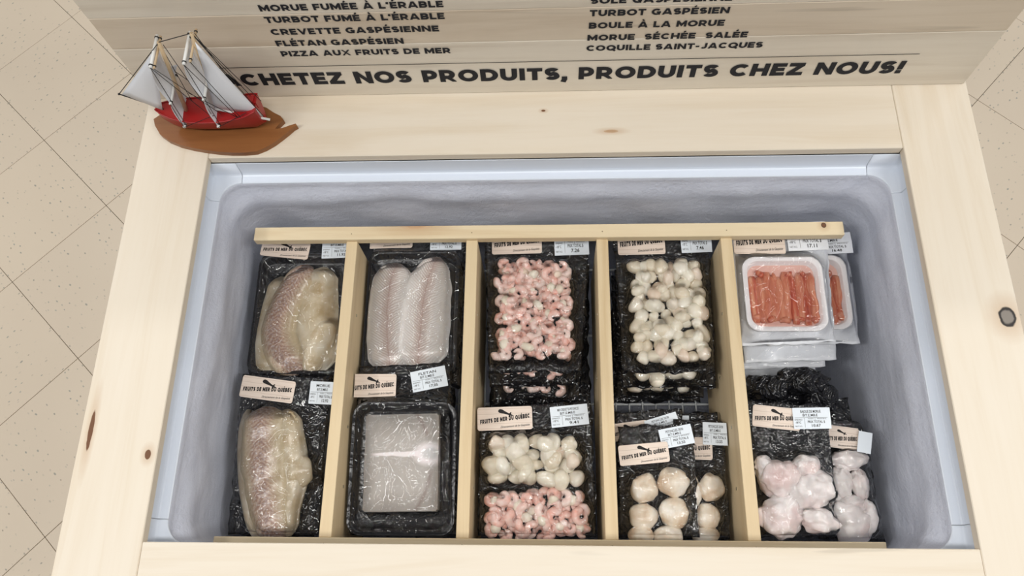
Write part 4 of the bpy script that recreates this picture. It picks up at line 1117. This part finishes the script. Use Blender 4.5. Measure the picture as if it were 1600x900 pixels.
# ---- fifth compartment: crab in white trays, cod cheeks
def crab_pack(label, z, quad, tr, top=True, world=None, lab=True):
    p_ = Pack('crab_pack', label, 'seafood pack', z, quad, .03, .0, world=world)
    p_.backing('white_sheet', .0016, seed=z * 100, edge=.003)
    return p_
P12 = crab_pack('white pack of red crab sticks in a foam tray, topmost of its stack', -.150, [(1142, 345), (1288, 345), (1306, 534), (1155, 540)], None)
def fill_crab(p_, u0, v0, u1, v1, n=10, rg=random.Random(4)):
    c, hx_, hy_ = p_.tray(u0, v0, u1, v1, .022, 'foam', .008, .010, .024, 'foam_tray')
    ix, iy = hx_ - .014, hy_ - .014
    Vj, Fj = loft_rings([[(x, y, .0085) for x, y in rrect(c[0], c[1], ix + .006, iy + .006, .012, 5)], [(x, y, .004) for x, y in rrect(c[0], c[1], ix + .004, iy + .004, .012, 5)]], True, True)
    obj('tray_juice', mesh('tray_juice', Vj, Fj, M['juice']), p_.root)
    for k in range(n):
        x = c[0] - ix + (k + .5) * 2 * ix / n; r = ix / n * 1.5
        ln = iy * rg.uniform(.74, .86); oy = c[1] - iy * .10 + rg.uniform(-.003, .003); lean = rg.uniform(-.004, .004)
        pts = [(x + lean * (t_ / 5 - 1) + .0012 * math.sin(t_ * 1.3 + k), oy - ln + 2 * ln * t_ / 10, .011 + .0015 * math.sin(t_ + k * 2)) for t_ in range(11)]
        V, Fc = tube_geo(pts, [r * (.65 if t_ in (0, 10) else 1) * (1 + .28 * nz(t_ * .7, k * 3, 1)) for t_ in range(11)], 10)
        V = [Vector((v.x, v.y, max(.006, .0105 + (v.z - .011) * .55))) for v in V]
        obj('crab_stick', mesh('crab_stick', V, Fc, M['crab'], True), p_.root)
    for k in range(9):
        x = c[0] - ix + (k + .5) * 2 * ix / 9; me = lump_mesh('crab_flake', rg.random() * 40, M['crab'], rg.uniform(.006, .010), rg.uniform(.004, .007), .004, 2, .4)
        obj('crab_flake', me, p_.root, (x, c[1] + (iy * .66 if k % 2 else -iy * .80) + rg.uniform(-.004, .004), .013), (0, 0, rg.uniform(0, 3)))
    p_.items.append(lambda X, Y: np.where((np.abs(X - c[0]) < ix) & (np.abs(Y - c[1]) < iy * .85), .0175, 0))
fill_crab(P12, 1153, 408, 1291, 523)
P12.film('film_taut', 40, .0006)
P12.brand((1142, 357), (1221, 357), (1146, 400)); P12.price((1226, 350), (1288, 348), (1230, 394), 'CRABE', '17.11', z=.0046, paper='white_sheet')
P13 = crab_pack('white foam tray pack of crab half hidden beneath the topmost crab pack', -.190, [(1190, 360), (1330, 360), (1347, 536), (1200, 540)], None)
fill_crab(P13, 1205, 406, 1329, 520, 8)
P13.film('film_taut', 40, .0006)
P13.price((1262, 372), (1325, 368), (1264, 404), 'CRABE', '16.48', paper='white_sheet')
for k, (dz, dx_, dy_) in enumerate(((-.218, .022, -.012), (-.250, .012, -.016), (-.284, .004, -.024))):
    nm = ('third', 'fourth', 'lowest')[k]
    pk = crab_pack('white tray pack showing only its front edge, %s in the crab stack' % (nm + (' from the top' if k < 2 else '')), 0, [np.array(q) + 0 for q in P12.q], None, world=(P12.O[0] + dx_, P12.O[1] + dy_, dz))
    o_ = P12.q
    cc = sum(P12.q) / 4
    rings = [[(x, y, z) for x, y in rrect(cc[0], cc[1] - .01, .070 - i_, .058 - i_, .022, 6)] for i_, z in ((.008, .001), (.001, .016), (.001, .02), (.008, .02), (.016, .005))]
    V, Fc = loft_rings(rings, True, True); obj('foam_tray', mesh('foam_tray', V, Fc, M['foam'], False), pk.root)
    pk.items.append(lambda X, Y, cc=cc: np.where((np.abs(X - cc[0]) < .07) & (np.abs(Y - cc[1] + .01) < .058), .0205, 0))
    pk.film('film_taut', 25, .0008)
P14 = Pack('cod_cheek_pack', 'black pouch of white cod cheeks with label folded over its top in the rightmost compartment', 'seafood pack', -.165, [(1166, 626), (1294, 634), (1308, 838), (1184, 846)], .12)
P14.backing(seed=14)
for q in ((1208, 747, 30, 32, .030), (1257, 733, 22, 17, .024), (1265, 767, 31, 28, .036), (1215, 803, 33, 33, .034), (1272, 812, 28, 20, .032), (1190, 727, 14, 14, .02)): P14.lump('fish_cheek', *q, 'monk')
P14.film('film_tight', 7, .0012)
P14.brand((1175, 632), (1249, 640), (1175, 666)); P14.price((1235, 638), (1293, 637), (1240, 671), 'BAJOUE DE MORUE', '10.67', z=.0062)
P15 = Pack('cod_cheek_pack', 'black pouch of frosty white cod cheeks against the right freezer wall', 'seafood pack', -.205, [(1280, 652), (1346, 660), (1392, 852), (1280, 852)], .12)
P15.backing(seed=15)
for q in ((1322, 722, 23, 15, .024), (1308, 752, 18, 22, .024), (1337, 751, 11, 23, .022), (1302, 775, 11, 14, .02), (1322, 812, 32, 30, .030), (1350, 812, 14, 27, .026), (1328, 784, 20, 12, .024)): P15.lump('fish_cheek', *q, 'monk')
P15.film('film_tight', 7, .0010)
P15.brand((1281, 664), (1335, 671), (1281, 698)); P15.price((1331, 674), (1352, 678), (1333, 707), 'BAJOUE', '9.4', z=.0062, blank=True)

# ---- dark packs lower in the stacks
def dark_pack(name, label, z, quad, rx=.0, seed=1.0, amp=.006, fill=None, curl=.006):
    p_ = Pack(name, label, 'seafood pack', z, quad, rx)
    p_.backing('black', amp, seed=seed, curl=curl)
    if fill: fill(p_)
    p_.film('film', 8, .0016, .004)
    return p_
dark_pack('shrimp_pack', 'black shrimp pack second from the top under the pink shrimp pack', -.225, [(760, 400), (920, 400), (900, 602), (764, 604)], .01, 21, .003, lambda p_: p_.scatter([(780, 560), (880, 560), (880, 590), (782, 590)], .023, 'shrimp', .25, .002))
dark_pack('shrimp_pack', 'black shrimp pack third from the top under the pink shrimp pack', -.262, [(766, 420), (925, 420), (905, 628), (770, 628)], -.01, 22, .003, lambda p_: p_.scatter([(785, 585), (880, 585), (880, 615), (786, 615)], .024, 'shrimp', .25, .002))
dark_pack('shrimp_pack', 'black pack at the bottom of the shrimp stack in the middle compartment', -.315, [(762, 440), (930, 440), (925, 700), (766, 700)], 0, 23)
dark_pack('seafood_mix_pack', 'black pack under the mixed scallop and shrimp pack', -.235, [(762, 650), (912, 650), (915, 836), (764, 836)], .05, 24)
dark_pack('scallop_pack', 'black scallop pack second from the top under the small cream scallops', -.222, [(966, 400), (1116, 400), (1120, 606), (972, 606)], 0, 25, .003, lambda p_: p_.scatter([(995, 578), (1085, 578), (1090, 598), (995, 598)], .024, 'scallop', .25))
dark_pack('scallop_pack', 'black scallop pack third from the top under the small cream scallops', -.265, [(960, 420), (1105, 420), (1100, 622), (964, 622)], .0, 26, .003, lambda p_: p_.scatter([(985, 595), (1075, 595), (1080, 612), (985, 612)], .024, 'scallop', .25))
dark_pack('scallop_pack', 'black pack at the bottom of the small scallop stack', -.315, [(955, 430), (1105, 430), (1095, 628), (958, 628)], 0, 27)
dark_pack('large_scallop_pack', 'black pack lying under the large scallop pouches', -.262, [(970, 676), (1110, 676), (1120, 836), (970, 836)], .04, 28)
dark_pack('cod_pack', 'black tray pack second in the stack under the rear cod fillets', -.250, [(404, 372), (546, 372), (532, 602), (390, 602)], .02, 29)
dark_pack('cod_pack', 'black pack second in the stack under the pink cod fillet', -.250, [(372, 612), (506, 612), (490, 838), (350, 838)], .08, 30)
dark_pack('turbot_pack', 'black pack poking out behind the back rail above the flat fish pack', -.215, [(580, 345), (740, 347), (722, 560), (562, 560)], .015, 31) if False else None
dark_pack('turbot_pack', 'black pack second in the stack under the flat fish fillets', -.250, [(572, 372), (722, 372), (720, 600), (560, 600)], .02, 32)
dark_pack('fish_steak_pack', 'black pack second in the stack under the square fish steak', -.250, [(560, 600), (712, 600), (704, 836), (556, 836)], .06, 33)
PC = Pack('cod_cheek_pack', 'crumpled black pouch top between the crab stack and the cod cheeks', 'seafood pack', -.205, [(1166, 588), (1288, 586), (1306, 700), (1176, 700)], .02)
PC.backing('black', .004, seed=34, curl=.012)
for q in ((1200, 608, 34, 16, .03, 3), (1250, 600, 32, 18, .045, 8), (1278, 622, 22, 22, .035, 14)):
    x_, y_ = PC.L(q[0], q[1]); ra, rb = PC.rad(*q[:4])
    me = lump_mesh('plastic_fold', q[5], M['black'], ra, rb, q[4] / 2, 4, .35)
    for v in me.vertices: v.co *= 1 + .22 * (1 - 2 * abs(nz(v.co.x * 50 + q[5], v.co.y * 50, v.co.z * 50))) + .05 * nz(v.co.x * 120, v.co.y * 120, v.co.z * 120)
    obj('plastic_fold', me, PC.root, (x_, y_, q[4] * .35))
dark_pack('cod_cheek_pack', 'black pack under the cod cheek pouches in the rightmost compartment', -.262, [(1182, 620), (1330, 620), (1350, 836), (1190, 836)], .05, 35)
